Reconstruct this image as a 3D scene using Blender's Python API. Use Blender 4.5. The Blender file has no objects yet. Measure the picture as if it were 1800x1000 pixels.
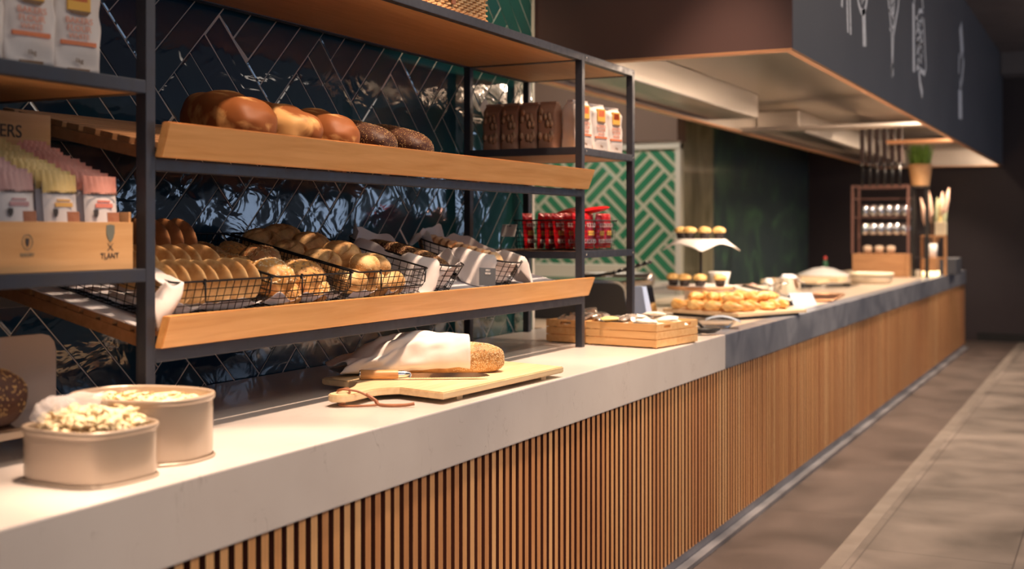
import bpy, bmesh, math, random
from mathutils import Vector, Matrix, noise
R = random.Random(7)
S = bpy.context.scene
COL = S.collection
rad = math.radians

# ------------------------------------------------------------------ camera
YAW = math.atan(1065/2150.0)
cam = bpy.data.cameras.new('camera'); camo = bpy.data.objects.new('camera', cam); COL.objects.link(camo)
camo.location = (1.6, 0, 1.40); camo.rotation_euler = (math.pi/2, 0, YAW)
cam.sensor_width = 36; cam.lens = 2150/1800*36; cam.shift_y = -97/1800
cam.dof.use_dof = True; cam.dof.focus_distance = 3.7; cam.dof.aperture_fstop = 2.4
S.camera = camo
# ------------------------------------------------------------------ world, lights, exposure
W = bpy.data.worlds.new('world'); S.world = W; W.use_nodes = True
W.node_tree.nodes['Background'].inputs[0].default_value = (0.75, 0.68, 0.72, 1)
W.node_tree.nodes['Background'].inputs[1].default_value = 0.10
S.view_settings.view_transform = 'Standard'; S.view_settings.look = 'None'
S.view_settings.exposure = 0.22; S.view_settings.gamma = 1; S.view_settings.use_curve_mapping = False

def light(kind, loc, target, energy, color, size=0.1, size_y=None, spot=60, blend=0.6, name='lamp'):
    l = bpy.data.lights.new(name, kind); o = bpy.data.objects.new(name, l); COL.objects.link(o)
    o.location = loc; l.energy = energy; l.color = color
    d = Vector(target)-Vector(loc); o.rotation_euler = d.to_track_quat('-Z', 'Y').to_euler()
    if kind == 'AREA':
        l.size = size
        if size_y: l.shape = 'RECTANGLE'; l.size_y = size_y
    else:
        l.shadow_soft_size = size
        if kind == 'SPOT': l.spot_size = rad(spot); l.spot_blend = blend
    return o
WARM = (1.0, 0.70, 0.50); WARM2 = (1.0, 0.74, 0.52); COOL = (0.52, 0.70, 1.0)
# ceiling spots over the front edge of the counter
for y, e, a in ((1.15, 430, 25), (1.95, 430, 25), (2.5, 240, 44), (3.3, 240, 48), (4.1, 240, 50), (4.9, 240, 50)):
    light('SPOT', (0.04 if a < 30 else 0.24, y, 3.45), (0.0 if a < 30 else -0.12, y+.05, 0.9), e, WARM, 0.05, spot=a, name='ceiling_spot')
# ceiling spots over the aisle
for y, e in ((1.6, 150), (4.2, 230), (7.0, 260), (10.0, 260), (13.0, 240)):
    light('SPOT', (2.1, y, 3.5), (0.9, y+0.3, 0.0), e, WARM2, 0.08, spot=64, name='ceiling_spot')
# unseen fill added overhead to lift the slab front and hood side
light('AREA', (2.3, 6.0, 3.45), (0.9, 6.5, 0.6), 85, (1.0, 0.86, 0.74), 9.0, 1.0, name='added_room_fill')
# cool lights added for assumed unseen windows across the room, reflecting in the tiles
for y in (6.6, 8.9, 11.2, 13.5, 15.8):
    light('AREA', (5.6, y, 1.75), (0, y, 1.4), 9, COOL, 0.8, 1.1, name='assumed_window_light')
light('AREA', (4.5, -2.5, 2.0), (0, 3.0, 1.2), 22, (0.78, 0.84, 1.0), 2.4, 1.4, name='assumed_window_light')  # one more added light, for an assumed window behind the camera
# fill light added to brighten the green tiles
light('AREA', (-2.7, 9.2, 3.0), (-2.8, 11.0, 1.3), 24, (1.0, 0.93, 0.80), 1.2, 0.6, name='added_kitchen_fill')
# wall washer above the top of the rack
light('SPOT', (-0.2, 4.6, 3.45), (-0.92, 4.7, 2.4), 60, (1.0, 0.80, 0.5), 0.05, spot=60, name='ceiling_spot')

# ------------------------------------------------------------------ helpers
def tag(o, label=None, cat=None, group=None, kind=None):
    if label: o['label'] = label
    if cat: o['category'] = cat
    if group: o['group'] = group
    if kind: o['kind'] = kind
    return o
def thing(name, label, cat, loc=(0, 0, 0), rz=0, group=None, mat=None):
    o = bpy.data.objects.new(name, None); COL.objects.link(o); o.empty_display_size = 0.05
    if mat is not None: o.matrix_world = mat
    else: o.location = loc; o.rotation_euler = (0, 0, rz)
    return tag(o, label, cat, group)
def link(name, me, parent=None, loc=None, rot=None, mat=None):
    o = bpy.data.objects.new(name, me); COL.objects.link(o)
    if parent: o.parent = parent
    if mat is not None: o.matrix_local = mat
    if loc is not None: o.location = loc
    if rot is not None: o.rotation_euler = rot
    return o
def dup(o, label=None, mat=None, group=None, loc=None, rot=None, scale=None):
    r = o.copy(); COL.objects.link(r)
    if mat is not None: r.matrix_world = mat
    if loc is not None: r.location = loc
    if rot is not None: r.rotation_euler = rot
    if scale is not None: r.scale = scale
    if label: r['label'] = label
    if group: r['group'] = group
    for ch in list(o.children):
        c = ch.copy(); COL.objects.link(c); c.parent = r
        for g in ch.children:
            d = g.copy(); COL.objects.link(d); d.parent = c
    return r

class MB:
    """collects shapes into one mesh"""
    def __init__(s): s.v = []; s.f = []; s.mi = []; s.sm = []; s.cur = 0; s.smooth = False
    def add(s, vs, fs, M=None):
        b = len(s.v)
        for p in vs:
            p = Vector(p)
            if M is not None: p = M @ p
            s.v.append(p)
        for f in fs:
            s.f.append([b+i for i in f]); s.mi.append(s.cur); s.sm.append(s.smooth)
        return s
    def box(s, a, b, M=None, bev=0.0):
        x0, x1 = sorted((a[0], b[0])); y0, y1 = sorted((a[1], b[1])); z0, z1 = sorted((a[2], b[2]))
        if bev <= 0:
            vs = [(x0,y0,z0),(x1,y0,z0),(x1,y1,z0),(x0,y1,z0),(x0,y0,z1),(x1,y0,z1),(x1,y1,z1),(x0,y1,z1)]
            fs = [(0,3,2,1),(4,5,6,7),(0,1,5,4),(1,2,6,5),(2,3,7,6),(3,0,4,7)]
            return s.add(vs, fs, M)
        bev = min(bev, (x1-x0)*.45, (y1-y0)*.45, (z1-z0)*.45)
        bm = bmesh.new(); bmesh.ops.create_cube(bm, size=1)
        for v in bm.verts:
            v.co = Vector(((x0+x1)/2+v.co.x*(x1-x0), (y0+y1)/2+v.co.y*(y1-y0), (z0+z1)/2+v.co.z*(z1-z0)))
        bmesh.ops.bevel(bm, geom=bm.edges[:], offset=bev, segments=2, profile=0.7, affect='EDGES')
        s.bm(bm, M); bm.free(); return s
    def bm(s, bm, M=None):
        bm.verts.index_update()
        return s.add([v.co.copy() for v in bm.verts], [[v.index for v in f.verts] for f in bm.faces], M)
    def tube(s, pts, r, n=6, closed=False, M=None, cap=True, up=(0, 0, 1)):
        pts = [Vector(p) for p in pts]; N = len(pts); rr = r if isinstance(r, (list, tuple)) else [r]*N
        vs = []; fs = []
        for i, p in enumerate(pts):
            if closed: t = pts[(i+1) % N]-pts[i-1]
            else: t = pts[min(i+1, N-1)]-pts[max(i-1, 0)]
            t = t.normalized() if t.length > 1e-9 else Vector((0, 0, 1))
            u = Vector(up); 
            if abs(t.dot(u)) > 0.95: u = Vector((1, 0, 0)) if abs(t.x) < 0.9 else Vector((0, 1, 0))
            a = t.cross(u).normalized(); b = a.cross(t)
            for k in range(n):
                an = 2*math.pi*(k+.5)/n
                vs.append(p+(a*math.cos(an)+b*math.sin(an))*rr[i])
        for i in range(N if closed else N-1):
            j = (i+1) % N
            for k in range(n):
                k2 = (k+1) % n
                fs.append((i*n+k, i*n+k2, j*n+k2, j*n+k))
        if cap and not closed:
            fs.append(tuple(range(n))[::-1]); fs.append(tuple((N-1)*n+k for k in range(n)))
        sm = s.smooth; s.smooth = n > 5; s.add(vs, fs, M); s.smooth = sm; return s
    def lathe(s, prof, n=24, M=None, cx=0, cy=0, sx=1, sy=1, power=2.0, capb=False, capt=False):
        """prof: [(r,z)], superellipse section"""
        vs = []; fs = []
        def ring(k):
            a = 2*math.pi*k/n; c, q = math.cos(a), math.sin(a)
            e = 2.0/power
            return (math.copysign(abs(c)**e, c)*sx, math.copysign(abs(q)**e, q)*sy)
        for r, z in prof:
            for k in range(n):
                a, b = ring(k); vs.append((cx+a*r, cy+b*r, z))
        for i in range(len(prof)-1):
            for k in range(n):
                k2 = (k+1) % n; fs.append((i*n+k, i*n+k2, (i+1)*n+k2, (i+1)*n+k))
        if capb: fs.append(tuple(range(n))[::-1])
        if capt: fs.append(tuple((len(prof)-1)*n+k for k in range(n)))
        sm = s.smooth; s.smooth = True; s.add(vs, fs, M); s.smooth = sm; return s
    def prism(s, poly, z0, z1, M=None):
        n = len(poly)
        vs = [(p[0], p[1], z0) for p in poly]+[(p[0], p[1], z1) for p in poly]
        fs = [tuple(range(n))[::-1], tuple(range(n, 2*n))]+[(i, (i+1) % n, n+(i+1) % n, n+i) for i in range(n)]
        return s.add(vs, fs, M)
    def grid(s, fn, nu, nv, M=None, closed_u=False):
        vs = []; fs = []
        for j in range(nv+1):
            for i in range(nu if closed_u else nu+1): vs.append(fn(i/nu, j/nv))
        w = nu if closed_u else nu+1
        for j in range(nv):
            for i in range(nu):
                i2 = (i+1) % w
                fs.append((j*w+i, j*w+i2, (j+1)*w+i2, (j+1)*w+i))
        sm = s.smooth; s.smooth = True; s.add(vs, fs, M); s.smooth = sm; return s
    def mesh(s, mats, name='m'):
        me = bpy.data.meshes.new(name); me.from_pydata([tuple(v) for v in s.v], [], s.f)
        for m in (mats if isinstance(mats, (list, tuple)) else [mats]): me.materials.append(m)
        me.polygons.foreach_set('material_index', s.mi); me.polygons.foreach_set('use_smooth', s.sm)
        me.update(); return me
    def build(s, name, mats, parent=None, **kw):
        return link(name, s.mesh(mats, name), parent, **kw)
def solid(o, t, offset=0):
    m = o.modifiers.new('s', 'SOLIDIFY'); m.thickness = t; m.offset = offset; return o
def T(x, y, z): return Matrix.Translation((x, y, z))
def Rz(a): return Matrix.Rotation(a, 4, 'Z')
def Rx(a): return Matrix.Rotation(a, 4, 'X')
def Ry(a): return Matrix.Rotation(a, 4, 'Y')
def Sc(a, b, c): return Matrix.Diagonal((a, b, c, 1))
def text_mesh(txt, size, mat, ext=0.0006, align='CENTER'):
    cu = bpy.data.curves.new('t', 'FONT'); cu.body = txt; cu.size = size; cu.extrude = ext; cu.align_x = align; cu.align_y = 'CENTER'
    o = bpy.data.objects.new('t', cu); COL.objects.link(o)
    dg = bpy.context.evaluated_depsgraph_get(); me = bpy.data.meshes.new_from_object(o.evaluated_get(dg))
    bpy.data.objects.remove(o); me.materials.clear(); me.materials.append(mat); return me
# text lies in local XY; stand it up on a plane facing +X (reads along +Y)
FACE_X = Matrix(((0, 0, 1, 0), (1, 0, 0, 0), (0, 1, 0, 0), (0, 0, 0, 1)))

# ------------------------------------------------------------------ materials
def mat(name, col, rough=0.5, metal=0.0, col2=None, scale=8.0, stretch=(1, 1, 1), contrast=(0.35, 0.65), bump=0.0, bscale=None,
        bdist=0.002, emit=0.0, trans=0.0, spec=0.5, coat=0.0, detail=4.0, aniso=0.0, sub=0.0, rough2=None, alpha=1.0, coords='Object', dist=0.0):
    m = bpy.data.materials.new(name); m.use_nodes = True; nt = m.node_tree; N = nt.nodes; L = nt.links
    p = N['Principled BSDF']; I = p.inputs
    I['Base Color'].default_value = (*col, 1); I['Roughness'].default_value = rough; I['Metallic'].default_value = metal
    I['Specular IOR Level'].default_value = spec; I['Coat Weight'].default_value = coat; I['Transmission Weight'].default_value = trans
    I['Anisotropic'].default_value = aniso; I['Alpha'].default_value = alpha
    if sub > 0: I['Subsurface Weight'].default_value = sub; I['Subsurface Radius'].default_value = (.02, .01, .006); I['Subsurface Scale'].default_value = 1
    if emit > 0: I['Emission Color'].default_value = (*col, 1); I['Emission Strength'].default_value = emit
    tc = N.new('ShaderNodeTexCoord'); mp = N.new('ShaderNodeMapping'); mp.inputs['Scale'].default_value = stretch
    L.new(tc.outputs[coords], mp.inputs['Vector'])
    if col2 is not None or rough2 is not None:
        nz = N.new('ShaderNodeTexNoise'); nz.inputs['Scale'].default_value = scale; nz.inputs['Detail'].default_value = detail
        nz.inputs['Distortion'].default_value = dist
        L.new(mp.outputs[0], nz.inputs['Vector'])
        cr = N.new('ShaderNodeValToRGB'); cr.color_ramp.elements[0].position = contrast[0]; cr.color_ramp.elements[1].position = contrast[1]
        c2 = col2 or col
        cr.color_ramp.elements[0].color = (*col, 1); cr.color_ramp.elements[1].color = (*c2, 1)
        L.new(nz.outputs['Fac'], cr.inputs[0])
        if col2 is not None: L.new(cr.outputs[0], I['Base Color'])
        if rough2 is not None:
            mr = N.new('ShaderNodeMapRange'); mr.inputs['To Min'].default_value = rough; mr.inputs['To Max'].default_value = rough2
            mr.inputs['From Min'].default_value = .3; mr.inputs['From Max'].default_value = .7
            L.new(nz.outputs['Fac'], mr.inputs['Value']); L.new(mr.outputs[0], I['Roughness'])
    if bump > 0:
        nb = N.new('ShaderNodeTexNoise'); nb.inputs['Scale'].default_value = bscale or scale*2; nb.inputs['Detail'].default_value = 3
        L.new(mp.outputs[0], nb.inputs['Vector'])
        bu = N.new('ShaderNodeBump'); bu.inputs['Strength'].default_value = bump; bu.inputs['Distance'].default_value = bdist
        L.new(nb.outputs['Fac'], bu.inputs['Height']); L.new(bu.outputs[0], I['Normal'])
    return m
def wood(name, a, b, axis='Y', rough=0.45, sc=6.0, coat=0.0):
    st = {'X': (0.6, 9, 9), 'Y': (9, 0.6, 9), 'Z': (9, 9, 0.6)}[axis]
    return mat(name, a, rough, col2=b, scale=sc, stretch=st, contrast=(0.3, 0.72), bump=0.12, bscale=sc*3, bdist=0.001, coat=coat, dist=0.6, detail=6)

M_rail = mat('painted_black_steel', (0.040, 0.043, 0.056), 0.34, 0.3, rough2=0.55, scale=30, bump=0.05, bscale=60)
M_wire = mat('black_wire', (0.015, 0.015, 0.018), 0.35, 0.6)
M_plank = wood('oak_plank', (0.70, 0.34, 0.105), (0.83, 0.46, 0.175), 'Y', 0.4)
M_slatw = wood('tray_slat', (0.26, 0.12, 0.045), (0.36, 0.18, 0.075), 'Y', 0.5)
M_shelfw = wood('shelf_board', (0.50, 0.26, 0.10), (0.60, 0.33, 0.14), 'Y', 0.5)
M_crate = wood('pine_crate', (0.76, 0.41, 0.15), (0.86, 0.54, 0.24), 'X', 0.5)
M_board = wood('cutting_board', (0.70, 0.50, 0.27), (0.86, 0.68, 0.42), 'Y', 0.5, sc=5)
M_boardp = wood('pastry_board', (0.74, 0.52, 0.30), (0.86, 0.68, 0.46), 'X', 0.5, sc=5)
M_walnut = wood('walnut', (0.22, 0.10, 0.05), (0.32, 0.16, 0.08), 'Z', 0.45)
M_handle = wood('knife_handle', (0.50, 0.24, 0.09), (0.68, 0.38, 0.16), 'X', 0.35, sc=14)
M_leather = mat('leather', (0.30, 0.11, 0.05), 0.5, col2=(0.42, 0.17, 0.08), scale=30)
M_steel = mat('brushed_steel', (0.52, 0.47, 0.42), 0.30, 1.0, aniso=0.6, bump=0.05, bscale=9, bdist=0.01, stretch=(1, 1, 20))
M_chrome = mat('polished_steel', (0.75, 0.74, 0.72), 0.14, 1.0)
M_tin = mat('cream_enamel', (0.46, 0.36, 0.27), 0.30, 0.15, coat=0.3, col2=(0.50, 0.40, 0.31), scale=3)
M_napkin = mat('white_napkin', (0.78, 0.72, 0.68), 0.85, col2=(0.84, 0.79, 0.76), scale=14, bump=0.25, bscale=22, bdist=0.004)
M_paper = mat('greaseproof_paper', (0.80, 0.80, 0.84), 0.6, bump=0.3, bscale=15, bdist=0.006)
M_white = mat('white_glaze', (0.82, 0.80, 0.77), 0.25)
M_black = mat('black_plastic', (0.012, 0.012, 0.013), 0.35)
M_chalk = mat('chalk', (0.85, 0.83, 0.83), 0.95, col2=(0.42, 0.42, 0.43), scale=60, contrast=(.45, .75))
M_slate = mat('slate_card', (0.10, 0.11, 0.12), 0.55)
M_grey = mat('grey_card', (0.52, 0.50, 0.48), 0.5)
M_bluegrey = mat('blue_grey_card', (0.38, 0.45, 0.55), 0.5)
M_lampglow = mat('lamp_glow', (1.0, 0.78, 0.5), 0.4, emit=14)
# ------------------------------------------------------------------ structure: floor, walls, ceiling
def struct(name, mb, m, **kw): return tag(mb.build(name, m, **kw), kind='structure')
def floor_mat():
    m = bpy.data.materials.new('floor_tiles'); m.use_nodes = True; nt = m.node_tree; N = nt.nodes; L = nt.links; p = N['Principled BSDF']
    tc = N.new('ShaderNodeTexCoord'); sep = N.new('ShaderNodeSeparateXYZ'); L.new(tc.outputs['Object'], sep.inputs[0])
    mp = N.new('ShaderNodeMapping'); mp.inputs['Rotation'].default_value = (0, 0, rad(90)); mp.inputs['Location'].default_value = (0.1, 0.59, 0); L.new(tc.outputs['Object'], mp.inputs[0])
    br = N.new('ShaderNodeTexBrick'); br.inputs['Scale'].default_value = 1; br.inputs['Brick Width'].default_value = 1.2; br.inputs['Row Height'].default_value = 0.6
    br.inputs['Mortar Size'].default_value = 0.004; br.inputs['Mortar Smooth'].default_value = .2
    br.inputs['Color1'].default_value = (0.150, 0.125, 0.112, 1); br.inputs['Color2'].default_value = (0.20, 0.168, 0.150, 1); br.inputs['Mortar'].default_value = (0.08, 0.065, 0.06, 1)
    L.new(mp.outputs[0], br.inputs['Vector'])
    b2 = N.new('ShaderNodeTexBrick'); b2.inputs['Scale'].default_value = 1; b2.inputs['Brick Width'].default_value = 1.2; b2.inputs['Row Height'].default_value = 0.6
    b2.inputs['Mortar Size'].default_value = 0.003
    b2.inputs['Color1'].default_value = (0.060, 0.043, 0.038, 1); b2.inputs['Color2'].default_value = (0.085, 0.062, 0.054, 1); b2.inputs['Mortar'].default_value = (0.04, 0.03, 0.027, 1)
    L.new(mp.outputs[0], b2.inputs['Vector'])
    gt = N.new('ShaderNodeMath'); gt.operation = 'GREATER_THAN'; gt.inputs[1].default_value = 0.50; L.new(sep.outputs[0], gt.inputs[0])
    mx = N.new('ShaderNodeMix'); mx.data_type = 'RGBA'; L.new(gt.outputs[0], mx.inputs['Factor']); L.new(b2.outputs['Color'], mx.inputs['A']); L.new(br.outputs['Color'], mx.inputs['B'])
    nz = N.new('ShaderNodeTexNoise'); nz.inputs['Scale'].default_value = 2.2; nz.inputs['Detail'].default_value = 7; nz.inputs['Distortion'].default_value = .4; L.new(tc.outputs['Object'], nz.inputs['Vector'])
    mr = N.new('ShaderNodeMapRange'); mr.inputs['From Min'].default_value = .3; mr.inputs['From Max'].default_value = .7; mr.inputs['To Min'].default_value = .55; mr.inputs['To Max'].default_value = 1.45; L.new(nz.outputs['Fac'], mr.inputs['Value'])
    mu = N.new('ShaderNodeVectorMath'); mu.operation = 'SCALE'; L.new(mx.outputs['Result'], mu.inputs[0]); L.new(mr.outputs[0], mu.inputs['Scale'])
    L.new(mu.outputs[0], p.inputs['Base Color'])
    m2 = N.new('ShaderNodeMapRange'); m2.inputs['To Min'].default_value = .38; m2.inputs['To Max'].default_value = .62; L.new(nz.outputs['Fac'], m2.inputs['Value']); L.new(m2.outputs[0], p.inputs['Roughness'])
    bu = N.new('ShaderNodeBump'); bu.inputs['Strength'].default_value = .15; bu.inputs['Distance'].default_value = .003; L.new(nz.outputs['Fac'], bu.inputs['Height']); L.new(bu.outputs[0], p.inputs['Normal'])
    return m
struct('floor', MB().box((-3.6, -1, -0.1), (5.5, 16.5, 0)), floor_mat())
# a pale stone border laid along the darker strip
struct('trim_1', MB().box((0.50, -1, 0.0), (0.575, 16.4, 0.0015)), mat('floor_border', (0.15, 0.125, 0.11), 0.5, col2=(0.20, 0.17, 0.15), scale=5))
M_ceil = mat('ceiling_paint', (0.16, 0.13, 0.12), 0.8, col2=(0.19, 0.16, 0.145), scale=2)
struct('ceiling', MB().box((-3.6, 2.0, 3.54), (5.5, 16.5, 3.64)), M_ceil)
M_dark = mat('dark_aubergine_paint', (0.030, 0.020, 0.024), 0.6, col2=(0.036, 0.025, 0.028), scale=2)
struct('wall_back', MB().box((-3.6, 16.4, 0), (5.5, 16.5, 3.54)), M_dark)
struct('baseboard_back', MB().box((0.02, 16.36, 0), (5.5, 16.4, 0.10)), M_black)
struct('trim_2', MB().box((0.33, 15.9, 3.28), (5.5, 16.4, 3.54)), mat('bulkhead_paint', (0.19, 0.17, 0.165), 0.8))

def clip(poly, x0, x1, y0, y1):
    for ax, lim, sgn in ((0, x0, 1), (0, x1, -1), (1, y0, 1), (1, y1, -1)):
        out = []
        for i in range(len(poly)):
            a, b = poly[i], poly[(i+1) % len(poly)]
            da, db = sgn*(a[ax]-lim), sgn*(b[ax]-lim)
            if da >= 0: out.append(a)
            if (da >= 0) != (db >= 0):
                t = da/(da-db); out.append((a[0]+(b[0]-a[0])*t, a[1]+(b[1]-a[1])*t))
        poly = out
        if len(poly) < 3: return []
    return poly
def herringbone(w, k, extra, gap, origin, x0, x1, y0, y1, M, thick, tilt, seed):
    """groups of k tiles laid at 45 degrees; returns mesh with a per-tile random colour attribute"""
    rr = random.Random(seed); b = k*w; a = (k+extra)*w; c = math.sqrt(.5)
    mb = MB(); rnd = []
    def rot(p): return (origin[0]+c*(p[0]-p[1]), origin[1]+c*(p[0]+p[1]))
    n = int((x1-x0+y1-y0)/b)+6
    for i in range(-n, n+1):
        for j in range(-n, n+1):
            ox, oy = i*b+j*a, -i*b+j*a
            for q in range(k):
                for rc in ((ox, oy+q*w, ox+a, oy+(q+1)*w), (ox+a+q*w, oy, ox+a+(q+1)*w, oy+a)):
                    g = gap/2
                    poly = [rot(p) for p in ((rc[0]+g, rc[1]+g), (rc[2]-g, rc[1]+g), (rc[2]-g, rc[3]-g), (rc[0]+g, rc[3]-g))]
                    if max(p[0] for p in poly) < x0 or min(p[0] for p in poly) > x1 or max(p[1] for p in poly) < y0 or min(p[1] for p in poly) > y1: continue
                    poly = clip(poly, x0, x1, y0, y1)
                    if len(poly) < 3: continue
                    cx = sum(p[0] for p in poly)/len(poly); cy = sum(p[1] for p in poly)/len(poly)
                    tx, ty = rr.uniform(-tilt, tilt), rr.uniform(-tilt, tilt)
                    N = len(poly); vs = []
                    for f, z in ((1, 0), (1, thick*.6), (0.975, thick)):
                        for p in poly:
                            x, y = cx+(p[0]-cx)*f, cy+(p[1]-cy)*f
                            vs.append((x, y, z if z == 0 else z+tx*(x-cx)+ty*(y-cy)))
                    fs = [tuple(range(2*N, 3*N))]
                    for l in (0, 1):
                        fs += [(l*N+m, l*N+(m+1) % N, (l+1)*N+(m+1) % N, (l+1)*N+m) for m in range(N)]
                    nf = len(mb.f); mb.add(vs, fs, M); rnd += [rr.random()]*(len(mb.f)-nf)
    return mb, rnd
def tile_obj(name, mb, rnd, m, parent=None):
    me = mb.mesh(m, name); at = me.attributes.new('tone', 'FLOAT', 'FACE'); at.data.foreach_set('value', rnd)
    return link(name, me, parent)
def tile_mat(name, cols, rough, bump, bscale, axis=None, lo=0, hi=1, stretch=(1, 1, 1)):
    m = bpy.data.materials.new(name); m.use_nodes = True; nt = m.node_tree; N = nt.nodes; L = nt.links; p = N['Principled BSDF']
    at = N.new('ShaderNodeAttribute'); at.attribute_name = 'tone'
    tc = N.new('ShaderNodeTexCoord'); nz = N.new('ShaderNodeTexNoise'); nz.inputs['Scale'].default_value = 5; nz.inputs['Detail'].default_value = 4; L.new(tc.outputs['Object'], nz.inputs['Vector'])
    ad = N.new('ShaderNodeMath'); ad.operation = 'MULTIPLY_ADD'; L.new(at.outputs['Fac'], ad.inputs[0]); ad.inputs[1].default_value = 0.5
    L.new(nz.outputs['Fac'], ad.inputs[2]); ad2 = N.new('ShaderNodeMath'); ad2.operation = 'SUBTRACT'; ad2.inputs[1].default_value = .25; L.new(ad.outputs[0], ad2.inputs[0])
    last = ad2
    if axis is not None:   # cool and warm light painted in: colour runs blue to green along the wall
        sp = N.new('ShaderNodeSeparateXYZ'); L.new(tc.outputs['Object'], sp.inputs[0])
        mr = N.new('ShaderNodeMapRange'); mr.inputs['From Min'].default_value = lo; mr.inputs['From Max'].default_value = hi; L.new(sp.outputs[axis], mr.inputs['Value'])
        a3 = N.new('ShaderNodeMath'); a3.operation = 'MULTIPLY_ADD'; a3.inputs[1].default_value = .3; L.new(ad2.outputs[0], a3.inputs[0]); 
        m3 = N.new('ShaderNodeMath'); m3.operation = 'MULTIPLY'; m3.inputs[1].default_value = .8; L.new(mr.outputs[0], m3.inputs[0]); L.new(m3.outputs[0], a3.inputs[2]); last = a3
    cr = N.new('ShaderNodeValToRGB'); e = cr.color_ramp.elements
    while len(e) < len(cols): e.new(.5)
    for i, cc in enumerate(cols): e[i].position = i/(len(cols)-1); e[i].color = (*cc, 1)
    L.new(last.outputs[0], cr.inputs[0]); L.new(cr.outputs[0], p.inputs['Base Color'])
    p.inputs['Roughness'].default_value = rough; p.inputs['Coat Weight'].default_value = .3; p.inputs['Coat Roughness'].default_value = .03
    mp = N.new('ShaderNodeMapping'); mp.inputs['Scale'].default_value = stretch; L.new(tc.outputs['Object'], mp.inputs[0])
    n2 = N.new('ShaderNodeTexNoise'); n2.inputs['Scale'].default_value = bscale; n2.inputs['Detail'].default_value = 2.5; n2.inputs['Distortion'].default_value = .8; L.new(mp.outputs[0], n2.inputs['Vector'])
    bu = N.new('ShaderNodeBump'); bu.inputs['Strength'].default_value = bump; bu.inputs['Distance'].default_value = .012; L.new(n2.outputs['Fac'], bu.inputs['Height'])
    L.new(bu.outputs[0], p.inputs['Normal']); L.new(bu.outputs[0], p.inputs['Coat Normal'])
    return m
# left wall behind the rack: (s,t,n) -> world (x = -0.92 + n, y = s, z = t)
WX = -0.92
wl = MB().box((WX-0.12, 0.2, 0), (WX, 5.30, 3.54))
wall_left = struct('wall_left', wl, mat('grout_grey', (0.62, 0.60, 0.55), 0.8, col2=(0.70, 0.68, 0.62), scale=20))
MW = Matrix(((0, 0, 1, WX), (1, 0, 0, 0), (0, 1, 0, 0), (0, 0, 0, 1)))
w_ = .095; k_ = 4; b_ = k_*w_; a_ = (k_+1)*w_; c_ = math.sqrt(.5)
org = (3.02-c_*((a_+b_)-a_), 2.07-c_*((a_+b_)+a_))
mb, rn = herringbone(w_, k_, 1, .0048, org, 0.9, 5.298, 0.80, 3.2, MW, .0022, .010, 3)
tiles = tile_obj('glazed_tiles', mb, rn, tile_mat('blue_green_glaze', [(0.010, 0.030, 0.070), (0.012, 0.055, 0.085), (0.018, 0.095, 0.085), (0.045, 0.135, 0.055)], .07, .28, 8.5, 1, 3.0, 6.6, stretch=(1, .8, 1.2)), wall_left)
tag(tiles, 'deep blue green glazed tiles in diagonal herringbone')
M_trim = mat('cream_trim', (0.62, 0.58, 0.50), 0.5)
struct('trim_3', MB().box((WX-0.12, 5.30, 0), (WX+0.004, 5.325, 3.54)), M_trim)
# far green tiled wall facing the camera
wk = struct('wall_kitchen', MB().box((-3.6, 11.0, 0), (-2.10, 11.15, 2.16)), mat('grout_beige', (0.50, 0.48, 0.36), 0.75))
MK = Matrix(((1, 0, 0, 0), (0, 0, -1, 11.0), (0, 1, 0, 0), (0, 0, 0, 1)))
mb, rn = herringbone(.098, 4, 0, .032, (-2.45, 1.62), -3.6, -2.13, 0.6, 2.15, MK, .004, .001, 5)
tag(tile_obj('green_tiles', mb, rn, tile_mat('green_glaze', [(0.02, 0.15, 0.07), (0.03, 0.20, 0.10), (0.05, 0.25, 0.13)], .25, .1, 8), wk), 'emerald green tiles with wide cream joints')
struct('trim_4', MB().box((-2.125, 10.97, 0), (-2.075, 11.0, 2.20)).box((-3.6, 10.95, 2.16), (-2.075, 11.0, 2.23)), M_trim)
struct('trim_5', MB().box((-3.6, 10.9, 2.23), (-2.08, 11.15, 3.0)), mat('soffit_brown', (0.16, 0.10, 0.075), 0.7))
struct('wall_kitchen_side', MB().box((-2.2, 11.15, 0), (-2.10, 12.1, 3.4)), mat('olive_marble', (0.13, 0.12, 0.065), 0.3, col2=(0.30, 0.27, 0.17), scale=2.5, stretch=(1, 1, .4), dist=2, coat=.3))
struct('wall_kitchen_dark', MB().box((-2.2, 12.1, 0), (-2.105, 16.4, 3.4)), mat('bottle_green_stone', (0.045, 0.070, 0.075), 0.3, col2=(0.085, 0.190, 0.105), scale=2.2, stretch=(1, .6, .5), dist=2.5, coat=.3, contrast=(.5, .8)))
struct('wall_kitchen_left', MB().box((-3.7, 5.2, 0), (-3.6, 11, 3.54)), mat('kitchen_side_paint', (0.42, 0.30, 0.24), 0.7))

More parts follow.
